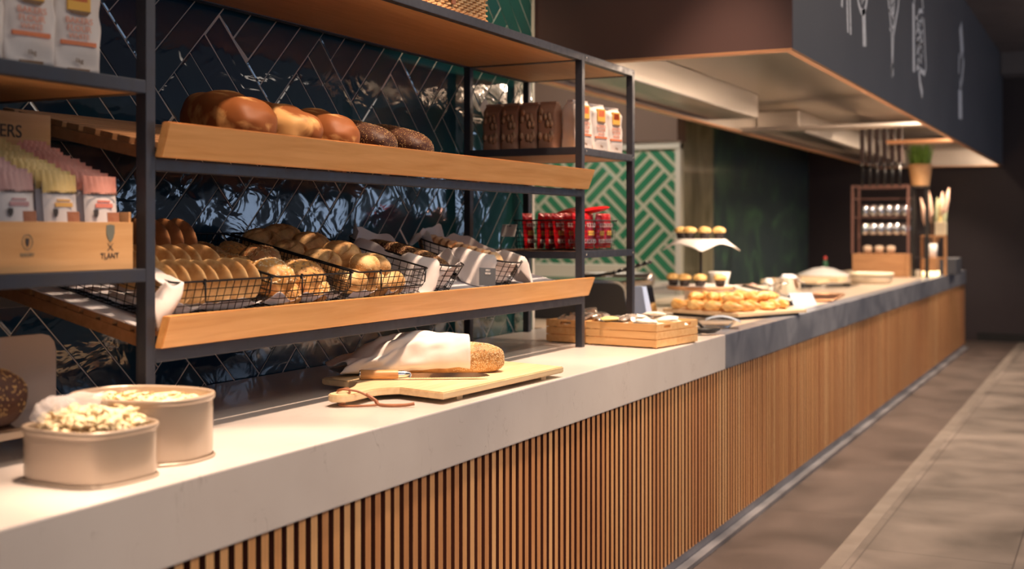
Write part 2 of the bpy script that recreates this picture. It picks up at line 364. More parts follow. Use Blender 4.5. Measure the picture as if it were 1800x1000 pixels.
# ------------------------------------------------------------------ counter
M_quartz = mat('white_quartz', (0.66, 0.60, 0.56), 0.30, col2=(0.70, 0.645, 0.605), scale=4, contrast=(.35, .6), coat=.15)
def add_veins(m):
    nt = m.node_tree; N = nt.nodes; L = nt.links; p = N['Principled BSDF']
    src = p.inputs['Base Color'].links[0].from_socket
    tc = N.new('ShaderNodeTexCoord'); mp = N.new('ShaderNodeMapping'); mp.inputs['Scale'].default_value = (16, 16, 8); L.new(tc.outputs['Object'], mp.inputs[0])
    n1 = N.new('ShaderNodeTexNoise'); n1.inputs['Scale'].default_value = 1.0; n1.inputs['Detail'].default_value = 5; n1.inputs['Distortion'].default_value = 1.2; L.new(mp.outputs[0], n1.inputs[0])
    cr = N.new('ShaderNodeValToRGB'); e = cr.color_ramp.elements; e[0].position = .485; e[0].color = (0, 0, 0, 1); e[1].position = .497; e[1].color = (1, 1, 1, 1)
    q = e.new(.509); q.color = (0, 0, 0, 1); L.new(n1.outputs['Fac'], cr.inputs[0])
    n2 = N.new('ShaderNodeTexNoise'); n2.inputs['Scale'].default_value = 9; n2.inputs['Detail'].default_value = 2; L.new(tc.outputs['Object'], n2.inputs[0])
    c2 = N.new('ShaderNodeValToRGB'); c2.color_ramp.elements[0].position = .54; c2.color_ramp.elements[1].position = .66; L.new(n2.outputs['Fac'], c2.inputs[0])
    mu = N.new('ShaderNodeMath'); mu.operation = 'MULTIPLY'; L.new(cr.outputs[0], mu.inputs[0]); L.new(c2.outputs[0], mu.inputs[1])
    m2 = N.new('ShaderNodeMath'); m2.operation = 'MULTIPLY'; m2.inputs[1].default_value = .55; L.new(mu.outputs[0], m2.inputs[0])
    mx = N.new('ShaderNodeMix'); mx.data_type = 'RGBA'; mx.inputs['B'].default_value = (.30, .25, .22, 1); L.new(m2.outputs[0], mx.inputs['Factor']); L.new(src, mx.inputs['A']); L.new(mx.outputs['Result'], p.inputs['Base Color'])
add_veins(M_quartz)
TOP = 0.921
tag(MB().box((-0.910, 1.385, 0.7635), (0.0, 5.42, TOP), bev=.004).build('quartz_worktop', M_quartz), 'long thick white quartz worktop speckled with faint grey veins', 'worktop')
M_conc = mat('blue_grey_stone', (0.115, 0.125, 0.155), 0.38, col2=(0.21, 0.22, 0.255), scale=3.5, dist=1.5, detail=8, bump=.05, bscale=20, coat=.1)
wt = thing('stone_worktop', 'long slate grey stone worktop continuing from the white worktop', 'worktop', (0, 5.43, 0.7635))
MB().box((-0.10, 0.001, 0), (0.0, 9.81, .1575), bev=.004).build('front_edge', M_conc, wt)
M_work = mat('pale_work_surface', (0.52, 0.42, 0.32), 0.28, col2=(0.62, 0.52, 0.42), scale=5)
MB().box((-1.25, 0.001, 0.02), (-0.101, 9.81, .1545)).build('work_surface', M_work, wt)
base = thing('counter_base', 'long counter front clad in narrow vertical timber slats', 'counter', (0, 1.40, 0))
MB().box((-0.90, 0, 0.10), (-0.05, 13.82, 0.763)).build('carcass', M_black, base)
mb = MB(); 
M_slats = [wood('slat_timber_a', (0.66, 0.31, 0.11), (0.78, 0.42, 0.17), 'Z', .45), wood('slat_timber_b', (0.56, 0.24, 0.08), (0.68, 0.33, 0.13), 'Z', .45), wood('slat_timber_c', (0.74, 0.39, 0.16), (0.84, 0.50, 0.22), 'Z', .45), mat('shaded_slat_edge', (0.11, 0.030, 0.016), .6)]  # last one: shade of the gaps painted onto the slat sides
y = 0.004
while y < 13.8:
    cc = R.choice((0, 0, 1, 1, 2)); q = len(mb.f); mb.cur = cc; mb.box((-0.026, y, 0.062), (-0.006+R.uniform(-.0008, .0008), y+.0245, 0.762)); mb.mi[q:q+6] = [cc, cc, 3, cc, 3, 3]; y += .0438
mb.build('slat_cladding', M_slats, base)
MB().box((-0.05, 0, 0.062), (-0.026, 13.82, 0.763)).build('backing_panel', mat('shaded_backing', (0.085, 0.026, 0.016), .7), base)  # backing coloured dark red-brown to deepen the shade between slats
MB().box((-0.06, 0, 0.0), (-0.012, 13.82, 0.060)).build('plinth', mat('plinth_metal', (0.16, 0.17, 0.20), .35, .5, col2=(0.28, 0.28, 0.32), scale=5, stretch=(1, .6, 1)), base)

MB().box((-0.0115, 0, 0.0005), (0.030, 13.82, 0.022), bev=.003).build('kerb', mat('kerb_metal', (0.12, 0.125, 0.145), .35, .4, col2=(0.32, 0.32, 0.35), scale=3, stretch=(1, .7, 1)), base)
# ------------------------------------------------------------------ steel rack
rack = thing('steel_rack', 'tall black steel rack standing on the white worktop with sloped bread trays', 'rack', (-0.36, 2.10, TOP))
RO = Vector((-0.36, 2.10, TOP)); h = .015
def rb(a, b): # world box -> rack-local
    return (Vector(a)-RO, Vector(b)-RO)
def rail(name, a, b, bev=.0025, m=M_rail):
    p, q = rb(a, b); return MB().box(p, q, bev=bev).build(name, m, rack)
FX, BX = -0.36, -0.875
for yy in (2.10, 4.58, 5.155, 1.02):
    rail('post', (FX-h, yy-h, TOP if yy > 2 else TOP+.0), (FX+h, yy+h, 2.115)) if yy != 1.02 else None
    if yy > 1.5: rail('post', (BX-h, yy-h, TOP), (BX+h, yy+h, 2.115))
    for z in (2.10, 1.72, 1.295, ):
        if yy > 1.5 and (z > 2 or yy != 3): rail('cross_rail', (BX+h, yy-h, z-h), (FX-h, yy+h, z+h))
rail('front_rail', (FX-h, 1.30, 2.085), (FX+h, 2.10-h, 2.115)); rail('front_rail', (FX-h, 2.10+h, 2.085), (FX+h, 4.58-h, 2.115)); rail('front_rail', (FX-h, 4.58+h, 2.085), (FX+h, 5.155-h, 2.115))
rail('back_rail', (BX-h, 1.30, 2.085), (BX+h, 5.14, 2.115))
for z in (1.718, 1.297):
    rail('front_rail', (FX-h, 1.30, z-h), (FX+h, 2.10-h, z+h)); rail('front_rail', (FX-h, 4.58+h, z-h), (FX+h, 5.155-h, z+h))
    rail('back_rail', (BX-h, 1.30, z-h), (BX+h, 2.10-h, z+h)); rail('back_rail', (BX-h, 4.58+h, z-h), (BX+h, 5.155-h, z+h))
rail('front_rail', (FX-h, 2.10+h, 1.532), (FX+h, 4.58-h, 1.560)); rail('front_rail', (FX-h, 2.10+h, 1.098), (FX+h, 4.58-h, 1.128))
rail('back_rail', (BX-h, 2.10+h, 1.63), (BX+h, 4.58-h, 1.66)); rail('back_rail', (BX-h, 2.10+h, 1.205), (BX+h, 4.58-h, 1.235))
for a, b in (((BX+h, 1.30, 2.088), (FX-h, 2.085, 2.112)), ((BX+h, 2.115, 2.088), (FX-h, 4.565, 2.112)), ((BX+h, 4.595, 2.088), (FX-h, 5.14, 2.112)),
             ((BX+h, 1.30, 1.706), (FX-h, 2.085, 1.731)), ((BX+h, 4.595, 1.706), (FX-h, 5.14, 1.731)), ((BX+h, 1.30, 1.285), (FX-h, 2.085, 1.310)), ((BX+h, 4.595, 1.285), (FX-h, 5.14, 1.310))):
    tag(rail('shelf_board', a, b, 0, M_shelfw), 'wooden shelf board')
for z in (1.72, 1.297, 2.10):   # small bolts by the right hand posts
    mb = MB()
    for yy in (4.60, 5.135): mb.lathe([(.004, 0), (.004, .002), (0.0001, .003)], 8, T(*(Vector((FX+h, yy+.012, z))-RO)) @ Ry(math.pi/2))
    mb.build('bolt', M_chrome, rack)
TILT = {'up': math.atan(.21), 'low': math.atan(.235)}
def tray(zf, th, zp0, zp1, paper):
    """sloped slatted tray: origin at its front, local y goes back"""
    M = Matrix(((0, -math.cos(th), math.sin(th), -0.36-RO.x), (1, 0, 0, 2.12-RO.y), (0, math.sin(th), math.cos(th), zf-RO.z), (0, 0, 0, 1)))
    mb = MB()
    for i in range(9): mb.box((0, .012+i*.054, -.014), (2.445, .012+i*.054+.040, 0), M, bev=.002)
    mb.build('slatted_tray', M_slatw, rack)
    mb = MB()
    for x in (.0, .80, 1.62, 2.425): MB().box((x, .02, -.042), (x+.02, .49, -.0145), M).build('tray_bearer', M_slatw, rack)
    if paper: tag(MB().box((0.0, .03, .0005), (2.43, .485, .0035), M).build('tray_liner', M_paper, rack), 'pale liner sheet')
    vs = []  # leaning front plank
    x0b, x1b, x0t, x1t = -.352, -.330, -.328, -.306
    mb = MB(); ya, yb = 2.118, 4.600
    P = [(x0b, zp0), (x1b, zp0), (x1t, zp1), (x0t, zp1)]
    bm = bmesh.new(); vv = []
    for yy, sl in ((ya, 0), (yb, 0)):
        for (x, z) in P: vv.append(bm.verts.new(Vector((x, yy+(.0 if z == zp0 else (.012 if yy == yb else 0)), z))-RO))
    for f in ((0, 1, 2, 3), (7, 6, 5, 4), (0, 4, 5, 1), (1, 5, 6, 2), (2, 6, 7, 3), (3, 7, 4, 0)): bm.faces.new([vv[i] for i in f])
    bmesh.ops.recalc_face_normals(bm, faces=bm.faces[:]); bmesh.ops.bevel(bm, geom=bm.edges[:], offset=.002, segments=2, affect='EDGES')
    mb.bm(bm); tag(mb.build('front_plank', M_plank, rack), 'light oak front plank of the sloped tray')
tray(1.598, TILT['up'], 1.563, 1.642, False)
tray(1.166, TILT['low'], 1.131, 1.205, True)
def frame_on(zf, th):  # world matrix: local x = along the tray, y = back up the slope, z = off the tray
    return Matrix(((0, -math.cos(th), math.sin(th), -0.36), (1, 0, 0, 0), (0, math.sin(th), math.cos(th), zf), (0, 0, 0, 1)))
UP = frame_on(1.598, TILT['up']); LOW = frame_on(1.170, TILT['low'])

# ------------------------------------------------------------------ extractor hood
hood = thing('extractor_hood', 'long dark extractor hood with lit steel underside above the far counter', 'hood', (0.32, 5.37, 2.184))
HO = Vector((0.32, 5.37, 2.184))
def hb(name, a, b, m, bev=0): return MB().box(Vector(a)-HO, Vector(b)-HO, bev=bev).build(name, m, hood)
M_hood = mat('charcoal_board', (0.12, 0.118, 0.126), 0.45, col2=(0.135, 0.132, 0.140), scale=1.5)
M_hoodf = mat('aubergine_panel', (0.085, 0.046, 0.042), 0.5)
M_copper = mat('copper_edge', (0.85, 0.45, 0.24), 0.3, 0.6)
hb('side_panel', (0.295, 5.37, 2.195), (0.32, 16.27, 3.539), M_hood)
tag(hb('front_panel', (-1.30, 5.345, 2.195), (0.32, 5.37, 3.539), M_hoodf), 'dark brown front panel')
hb('back_panel', (-1.18, 5.37, 2.195), (-1.16, 16.27, 3.539), M_hood); hb('end_panel', (-1.18, 16.25, 2.195), (0.295, 16.27, 3.539), M_hood)
tag(hb('underside_liner', (-1.16, 5.37, 2.40), (0.295, 16.25, 2.42), M_steel), 'brushed steel underside')
hb('inner_wall', (-1.16, 5.37, 2.195), (-1.145, 16.25, 2.40), M_steel)
hb('inner_wall', (0.28, 5.37, 2.195), (0.295, 16.25, 2.40), M_steel)
hb('inner_wall', (-1.145, 16.235, 2.195), (0.28, 16.25, 2.40), M_steel)
mb = MB(); 
for a, b in (((-1.18, 5.345, 2.184), (0.32, 5.40, 2.195)), ((-1.18, 5.40, 2.184), (-1.12, 16.27, 2.195)), ((0.285, 5.40, 2.184), (0.32, 16.27, 2.195)), ((-1.12, 16.2, 2.184), (0.285, 16.27, 2.195))):
    mb.box(Vector(a)-HO, Vector(b)-HO)
tag(mb.build('rim', M_copper, hood), 'copper coloured rim')
hb('cross_bar', (-1.12, 9.62, 2.184), (0.285, 9.82, 2.215), M_steel, .004)
hb('cross_bar', (-0.30, 11.55, 2.184), (0.285, 11.75, 2.215), M_copper, .004)
tag(hb('filter_housing', (-1.14, 5.45, 2.22), (-0.78, 8.9, 2.399), M_steel, .01), 'boxy steel filter housing')
hb('filter_housing', (-1.14, 10.2, 2.22), (-0.78, 15.9, 2.399), M_steel, .01)
for i, yy in enumerate((6.25, 7.1, 7.95, 8.8, 10.6, 12.0, 13.4, 14.8)):
    dl = MB().lathe([(.045, 2.399-2.184), (.045, 2.366-2.184), (.036, 2.364-2.184)], 20, T(.16-.32, yy-5.37, 0)).build('downlight', M_chrome, hood)
    MB().lathe([(.036, 0.1805), (.0001, 0.1805)], 20, T(.16-.32, yy-5.37, 0)).build('bulb', M_lampglow, dl)
    light('POINT', (0.16, yy, 2.335), (0.16, yy, 0), 7.0 if yy < 9 else 3.5, (1, .76, .56), .02, name='hood_bulb_glow')
    light('SPOT', (0.16, yy, 2.33), (-0.35, yy+.1, 0.9), 90 if yy < 8 else 125, (1, .76, .56), .035, spot=125, blend=.8, name='hood_light')
# chalk drawings on the side panel
def chalk(polys, name='chalk_drawing', lab=None):
    mb = MB()
    for pts, r in polys:
        P = [Vector((0.3206, y, z))-HO for y, z in pts]
        vs = []; fs = []
        for i, p in enumerate(P):
            a = P[max(i-1, 0)]; b = P[min(i+1, len(P)-1)]; t = (b-a).normalized(); n = Vector((0, -t.z, t.y))
            vs += [p+n*r, p-n*r]
        for i in range(len(P)-1): fs.append((2*i, 2*i+1, 2*i+3, 2*i+2))
        mb.add(vs, fs)
    o = mb.build(name, M_chalk, hood); solid(o, .0012); return tag(o, lab)
def arc(cy, cz, ry, rz, a0, a1, n=16): return [(cy+ry*math.cos(rad(a0+(a1-a0)*i/n)), cz+rz*math.sin(rad(a0+(a1-a0)*i/n))) for i in range(n+1)]
chalk([([(6.44, 3.1), (6.43, 2.55)], .02), ([(6.50, 3.1), (6.585, 2.44)], .018), ([(6.58, 3.1), (6.66, 2.44)], .018)], lab='chalk drawing of a whisk')
chalk([(arc(6.98, 2.85, .19, .24, 150, 395, 24), .018), (arc(6.98, 2.85, .12, .17, 150, 395, 20), .012), ([(7.03, 2.64), (7.06, 2.43)], .05), ([(6.93, 2.9), (7.05, 2.70)], .02), ([(6.86, 2.85), (6.99, 2.66)], .012)], lab='chalk drawing of a round spoon')
chalk([([(7.78, 3.2), (7.84, 2.85), (7.98, 2.64), (8.0, 2.42), (7.99, 2.36)], .018), ([(8.32, 3.2), (8.24, 2.85), (8.05, 2.64), (8.01, 2.42)], .018), ([(8.0, 2.44), (8.02, 2.37)], .035)] +
      [([(7.86+R.random()*.3, 3.1-.11*i), (7.92+R.random()*.2, 3.02-.11*i), (7.86+R.random()*.3, 2.98-.11*i)], .012) for i in range(4)] + [([(7.92, 3.1), (7.98, 2.75)], .014), ([(8.14, 3.1), (8.06, 2.75)], .014), ([(8.03, 3.1), (8.02, 2.74)], .02)], lab='chalk drawing of a narrow whisk with a thin handle')
chalk([(arc(9.15, 2.95, .22, .22, 170, 10), .02), ([(8.90, 2.98), (8.92, 2.50)], .05), ([(9.40, 2.95), (9.52, 2.60), (9.45, 2.55), (9.05, 2.55)], .02)] + [([(9.0+R.random()*.4, 3.0-.05*i), (9.0+R.random()*.4, 2.97-.05*i), (9.0+R.random()*.4, 2.93-.05*i)], .016) for i in range(8)] +
      [([(9.1, 2.9), (9.12, 2.6)], .03), ([(9.28, 2.9), (9.26, 2.6)], .02), ([(9.15, 2.55), (9.22, 2.45), (9.34, 2.38)], .035)], lab='chalk drawing of a grater')
chalk([([(11.75, 3.25), (11.9, 3.0)], .10), ([(11.65, 2.98), (11.62, 2.80)], .03), ([(12.0, 2.98), (11.85, 2.74)], .04), ([(11.72, 2.66), (11.74, 2.40)], .13), ([(11.7, 2.75), (11.78, 2.68)], .04)], lab='chalk drawing of a brush')
# ------------------------------------------------------------------ breads
ORD = ['leftmost', 'second from the left', 'third from the left', 'fourth from the left', 'fifth from the left', 'sixth from the left', 'seventh from the left', 'eighth from the left', 'ninth from the left']
def blob(L, Wd, H, seed=0, amp=.05, freq=18, power=2.4, flat=.35, sub=4, fn=None, ridge=0):
    """bread body: length along x, resting on z=0"""
    bm = bmesh.new(); bmesh.ops.create_icosphere(bm, subdivisions=sub, radius=1)
    off = Vector((seed*7.3, seed*3.1, seed*5.7))
    for v in bm.verts:
        d = v.co.normalized(); e = 2/power
        p = Vector([math.copysign(abs(c)**e, c) for c in d]); p *= 1/max(1e-6, (abs(p.x)**power+abs(p.y)**power+abs(p.z)**power)**(1/power))
        q = Vector((p.x*L/2, p.y*Wd/2, p.z*H/2))
        n = noise.noise(q*freq+off); n2 = noise.noise(q*freq*2.7+off)
        q *= 1+amp*n+amp*.4*n2
        if fn: q = fn(q, p)
        z0 = -H/2*(1-flat)
        if q.z < z0: q.z = z0+(q.z-z0)*.12
        v.co = q+Vector((0, 0, H/2*(1-flat)+.002))
    mb = MB(); mb.smooth = True; mb.bm(bm); bm.free(); return mb
def seeds_on(mb, n, size, m, seed, parent, zmin=.25, name='seeds', lab=None, ok=None, squash=.45, long=1.0):
    """many small seeds pressed into the crust, one mesh"""
    rr = random.Random(seed); out = MB(); tris = []; tot = 0; acc = []
    zs = [v.z for v in mb.v]; zlo = min(zs)+(max(zs)-min(zs))*zmin
    for f in mb.f:
        a, b, c = (mb.v[i] for i in f[:3]); ar = (b-a).cross(c-a).length
        if (a.z+b.z+c.z)/3 < zlo: continue
        if ok and not ok((a+b+c)/3): continue
        tot += ar; acc.append(tot); tris.append((a, b, c))
    import bisect
    for _ in range(n):
        t = tris[min(bisect.bisect(acc, rr.random()*tot), len(tris)-1)]
        u, v = rr.random(), rr.random()
        if u+v > 1: u, v = 1-u, 1-v
        p = t[0]+(t[1]-t[0])*u+(t[2]-t[0])*v; nrm = (t[1]-t[0]).cross(t[2]-t[0]).normalized()
        M = T(*p) @ nrm.to_track_quat('Z', 'Y').to_matrix().to_4x4() @ Rz(rr.random()*6.3) @ Sc(size*long*rr.uniform(.7, 1.2), size*.6*rr.uniform(.8, 1.2), size*squash)
        out.add([(1, 0, 0), (0, 1, 0), (-1, 0, 0), (0, -1, 0), (0, 0, 1), (0, 0, -.6)], [(0, 1, 4), (1, 2, 4), (2, 3, 4), (3, 0, 4), (1, 0, 5), (2, 1, 5), (3, 2, 5), (0, 3, 5)], M)
    o = out.build(name, m, parent); return tag(o, lab, kind='stuff')
def crust(name, dark, light, sc=9, contrast=(.42, .60), rough=.5, bump=.35, bs=40, spec=.4, dist=.6):
    return mat(name, dark, rough, col2=light, scale=sc, contrast=contrast, bump=bump, bscale=bs, bdist=.003, spec=spec, dist=dist, coords='Object')
C_white = crust('golden_crust', (0.22, 0.070, 0.018), (0.62, 0.35, 0.13), 7.0, (.50, .58), .55, .25, 30, .25)
C_dark = crust('dark_rye_crust', (0.050, 0.017, 0.009), (0.095, 0.036, 0.017), 30, (.3, .7), .55, .6, 70)
C_seedloaf = crust('seeded_crust', (0.34, 0.16, 0.05), (0.60, 0.33, 0.12), 22, (.35, .6), .55, .6, 80)
C_pale = crust('pale_bun_crust', (0.50, 0.25, 0.075), (0.80, 0.53, 0.24), 22, (.35, .62), .6, .35, 50)
C_brown = crust('brown_bun_crust', (0.26, 0.10, 0.035), (0.46, 0.21, 0.08), 20, (.35, .62), .5, .4, 50)
C_roll = crust('seeded_roll_crust', (0.42, 0.16, 0.035), (0.76, 0.42, 0.13), 24, (.35, .62), .55, .6, 60)
C_kaiser = crust('kaiser_roll_crust', (0.34, 0.15, 0.045), (0.74, 0.46, 0.19), 22, (.35, .6), .55, .3, 50)
C_pastry = crust('pastry_crust', (0.62, 0.27, 0.06), (0.88, 0.56, 0.22), 20, (.35, .6), .4, .4, 60)
Sd_sesame = mat('pale_seeds', (0.80, 0.62, 0.36), .5); Sd_gold = mat('golden_seeds', (0.55, 0.34, 0.12), .5); Sd_dark = mat('dark_seeds', (0.10, 0.055, 0.02), .5)
Sd_pump = mat('pumpkin_seeds', (0.42, 0.24, 0.09), .5)

# five loaves on the upper tray; loaf axis runs up the slope
def place(F, x, y, z=0, rz=0, rx=0, ry=0, sc=1.0): return F @ T(x, y, z) @ Rz(rz) @ Rx(rx) @ Ry(ry) @ Sc(sc, sc, sc)
def scorefn(q, p):
    k = math.sin(p.x*9+p.y*2)*max(0, p.z)*.0035; q.z += k; return q
loafA = blob(.34, .17, .135, 1, .07, 11, 2.6, .25, 5, scorefn)
loafB = blob(.32, .155, .125, 4, .08, 11, 2.6, .25, 5, scorefn)
meA = loafA.mesh(C_white, 'white_loaf'); meB = loafB.mesh(C_white, 'white_loaf')
labs = ['large glossy golden crusted loaf, leftmost and biggest on the upper tray', 'golden crusted loaf, second from the left on the upper tray', 'golden crusted loaf in the middle of the upper tray, beside the dark loaves']
for i, (me, x, y, rz, sc) in enumerate(((meA, 2.63, .215, 1.22, 1.07), (meB, 2.825, .205, 1.25, 1.06), (meA, 3.02, .20, 1.25, .98))):
    o = link('white_loaf', me); o.matrix_world = place(UP, x, y, 0.001, rz, sc=sc) @ (Rz(math.pi) if i == 1 else Matrix())
    tag(o, labs[i], 'bread', 'golden loaves on the upper tray')
dk = blob(.31, .15, .115, 7, .05, 14, 2.5, .25, 5)
proto = None
for i, (x, y, rz) in enumerate(((3.225, .19, 1.28), (3.44, .185, 1.28))):
    lab = ['dark rye loaf dusted with golden seeds, next to the golden loaves', 'dark rye loaf dusted with golden seeds, rightmost on the upper tray'][i]
    if proto is None:
        proto = link('dark_loaf', dk.mesh(C_dark, 'dark_loaf')); proto.matrix_world = place(UP, x, y, .001, rz); tag(proto, lab, 'bread', 'dark rye loaves')
        seeds_on(dk, 800, .0020, Sd_gold, 3, proto, .4)
    else: dup(proto, lab, place(UP, x, y, .001, rz))

# ------------------------------------------------------------------ wire baskets on the lower tray
def wire_basket(name, label, F, L, Wd, H, nx, ny, nz, flare=.02, r=.0013, rr_=.0028, round_=0.0, handle=True, group=None):
    """x: width, y: length going back; rectangular wire basket"""
    t = thing(name, label, 'basket', mat=F, group=group)
    def ring(z):
        k = z/H; x0, x1, y0, y1 = -flare*k, Wd+flare*k, -flare*k, L+flare*k; c = .018+round_
        P = []
        for cx, cy, a0 in ((x1-c, y0+c, -90), (x1-c, y1-c, 0), (x0+c, y1-c, 90), (x0+c, y0+c, 180)):
            for a in (0, 30, 60, 90): P.append((cx+c*math.cos(rad(a0+a)), cy+c*math.sin(rad(a0+a)), z))
        return P
    MB().tube(ring(H), rr_, 6, closed=True).build('rim', M_wire, t)
    mb = MB()
    for i in range(nz): mb.tube(ring(H*i/nz), r*(1.5 if i == 0 else 1), 4, closed=True)
    lo, hi = -flare, 0
    for i in range(1, nx):
        x = Wd*i/nx; mb.tube([(x*(1+2*flare/Wd)-flare, -flare, H), (x, 0, 0), (x, L, 0), (x*(1+2*flare/Wd)-flare, L+flare, H)], r, 4)
    for i in range(1, ny):
        y = L*i/ny; yy = y*(1+2*flare/L)-flare; mb.tube([(-flare, yy, H), (0, y, 0), (Wd, y, 0), (Wd+flare, yy, H)], r, 4)
    mb.build('wire_mesh', M_wire, t)
    if handle:
        m2 = MB(); a, b = Wd*.27, Wd*.95
        m2.tube([(a, -flare-.004, H), (a+.004, -flare-.010, H*.62), (a+.01, -flare-.008, H*.5), (b-.01, -flare-.008, H*.5), (b-.004, -flare-.010, H*.62), (b, -flare-.004, H)], .0022, 6)
        for x in (a, b): m2.tube([(x+.006*math.cos(k*1.05), -flare-.002, H+.006*math.sin(k*1.05)) for k in range(6)], .002, 5, closed=True)
        tag(m2.build('handle', M_chrome if False else M_wire, t), 'folding wire handle')
    return t
BK = [(2.19, .375), (2.585, .345), (2.965, .385)]
LB = .47; HB = .088
names = ['black wire basket of flat round breads, leftmost on the lower tray', 'black wire basket of seed topped rolls, second from the left on the lower tray', 'black wire basket of kaiser rolls, third from the left on the lower tray']
BF = []
for i, (x, w) in enumerate(BK):
    F = LOW @ T(x, .028, .004); BF.append(F)
    wire_basket('wire_basket', names[i], F, LB, w, HB+.012, 14, 18, 5, .008, group='rectangular wire baskets on the lower tray')
    # paper liner lying in the basket
    mb = MB()
    def fn(u, v, w=w, i=i):
        x = .006+(w-.012)*u; y = .006+(LB-.03)*v; z = .004+.010*noise.noise(Vector((x*14, y*14, i*3)))+.006
        front = max(0, 1-v*14); z += front*(.030+.018*noise.noise(Vector((x*16, 3, i*5.0))))
        return (x, max(y, .004), z)
    mb.grid(fn, 24, 24)
    o = mb.build('basket_liner', M_paper); o.matrix_world = F; solid(o, .0008)
    tag(o, ['crumpled white paper lining the basket of flat breads', 'crumpled white paper lining the basket of seeded rolls', 'crumpled white paper lining the basket of kaiser rolls'][i], 'paper liner')
# basket 1: flat round breads standing on edge
disc = blob(.118, .118, .027, 11, .05, 16, 2.1, .0, 4); discme = disc.mesh(C_pale, 'flat_bread'); discb = disc.mesh(C_brown, 'flat_bread')
mr_ = [(.050, 'front row'), (.155, 'second row'), (.285, 'back row')]
for k in range(7):
    x = .042+k*.051; F = BF[0] @ T(x, .078+R.uniform(-.006, .006), .072+R.uniform(-.003, .006)) @ Rz(R.uniform(-.12, .12)+.20) @ Ry(rad(90-14)+R.uniform(-.10, .10)) @ T(0, 0, -.02)
    o = link('flat_bread', discme); o.matrix_world = F; o.matrix_world = F @ Sc(1, 1, R.uniform(.95, 1.25))
    tag(o, 'flat round bread on edge in the front row, '+ORD[k], 'bread', 'flat round breads in the left basket')
for k in range(6):
    x = .035+k*.055; F = BF[0] @ T(x, .175, .092) @ Rz(R.uniform(-.2, .2)+.1) @ Ry(rad(90-20)) @ T(0, 0, -.02)
    o = link('flat_bread', discme); o.matrix_world = F
    tag(o, 'flat bread standing behind the front row, '+ORD[k], 'bread', 'flat round breads in the left basket')
for k in range(4):
    x = .165+k*.052; F = BF[0] @ T(x, .270, .130) @ Rz(R.uniform(-.1, .1)) @ Ry(rad(90-10)) @ T(0, 0, -.02) @ Sc(1.05, 1.05, .95)
    o = link('flat_bread', discb); o.matrix_world = F
    tag(o, 'dark brown round bread on edge in the left basket, '+ORD[k], 'bread', 'dark round breads')
# basket 2: seed topped rolls
def roll_proto(seed, L, Wd, H, crustm, seedm, n, size, name='seeded_roll', long=1.0):
    b = blob(L, Wd, H, seed, .09, 22, 2.3, .2, 4); me = b.mesh(crustm, name)
    o = link(name, me); seeds_on(b, int(n*.8), size, seedm, seed, o, .45, long=long); return o
def P_lay(F, protos, rows, names, cat, group):
    used = [False]*len(protos)
    for i, (pi, x, y, z, rz, sc) in enumerate(rows):
        M = F @ T(x, y, z) @ Rz(rz) @ Sc(sc, sc, sc)
        if not used[pi]: o = protos[pi]; used[pi] = True; o.matrix_world = M; tag(o, names[i], cat, group)
        else: dup(protos[pi], names[i], M, group)
p1 = roll_proto(21, .155, .105, .085, C_roll, Sd_pump, 260, .0055, long=1.3)
p2 = roll_proto(22, .125, .115, .090, C_roll, Sd_sesame, 240, .0042, long=1.2)
p3 = roll_proto(23, .145, .100, .085, C_brown, Sd_pump, 320, .0055, long=1.3)
P_lay(BF[1], [p1, p2, p3], [
    (1, .085, .085, .030, .3, 1.12), (0, .235, .090, .026, .2, 1.12), (0, .130, .075, .0, 1.2, .9), (1, .270, .075, .0, .5, .9),
    (0, .085, .215, .022, 1.9, 1.05), (2, .215, .225, .038, .4, 1.1), (2, .095, .330, .030, 1.7, 1.0), (0, .250, .345, .025, .8, 1.0), (2, .035, .415, .030, .3, .9), (1, .2, .425, .010, .2, .9)],
    ['orange brown seeded roll at the front left of the second basket', 'pumpkin seed roll at the front right of the second basket', 'roll lying low behind the front wires of the second basket, left', 'roll lying low behind the front wires of the second basket, right',
     'long seeded roll lying left of the middle of the second basket', 'dark pumpkin seed roll on the right in the middle of the second basket', 'dark seeded roll further back on the left of the second basket', 'seeded roll further back on the right of the second basket',
     'dark seeded roll in the far left corner of the second basket', 'paler roll in the far right of the second basket'], 'bread roll', 'seed topped rolls in the second basket')
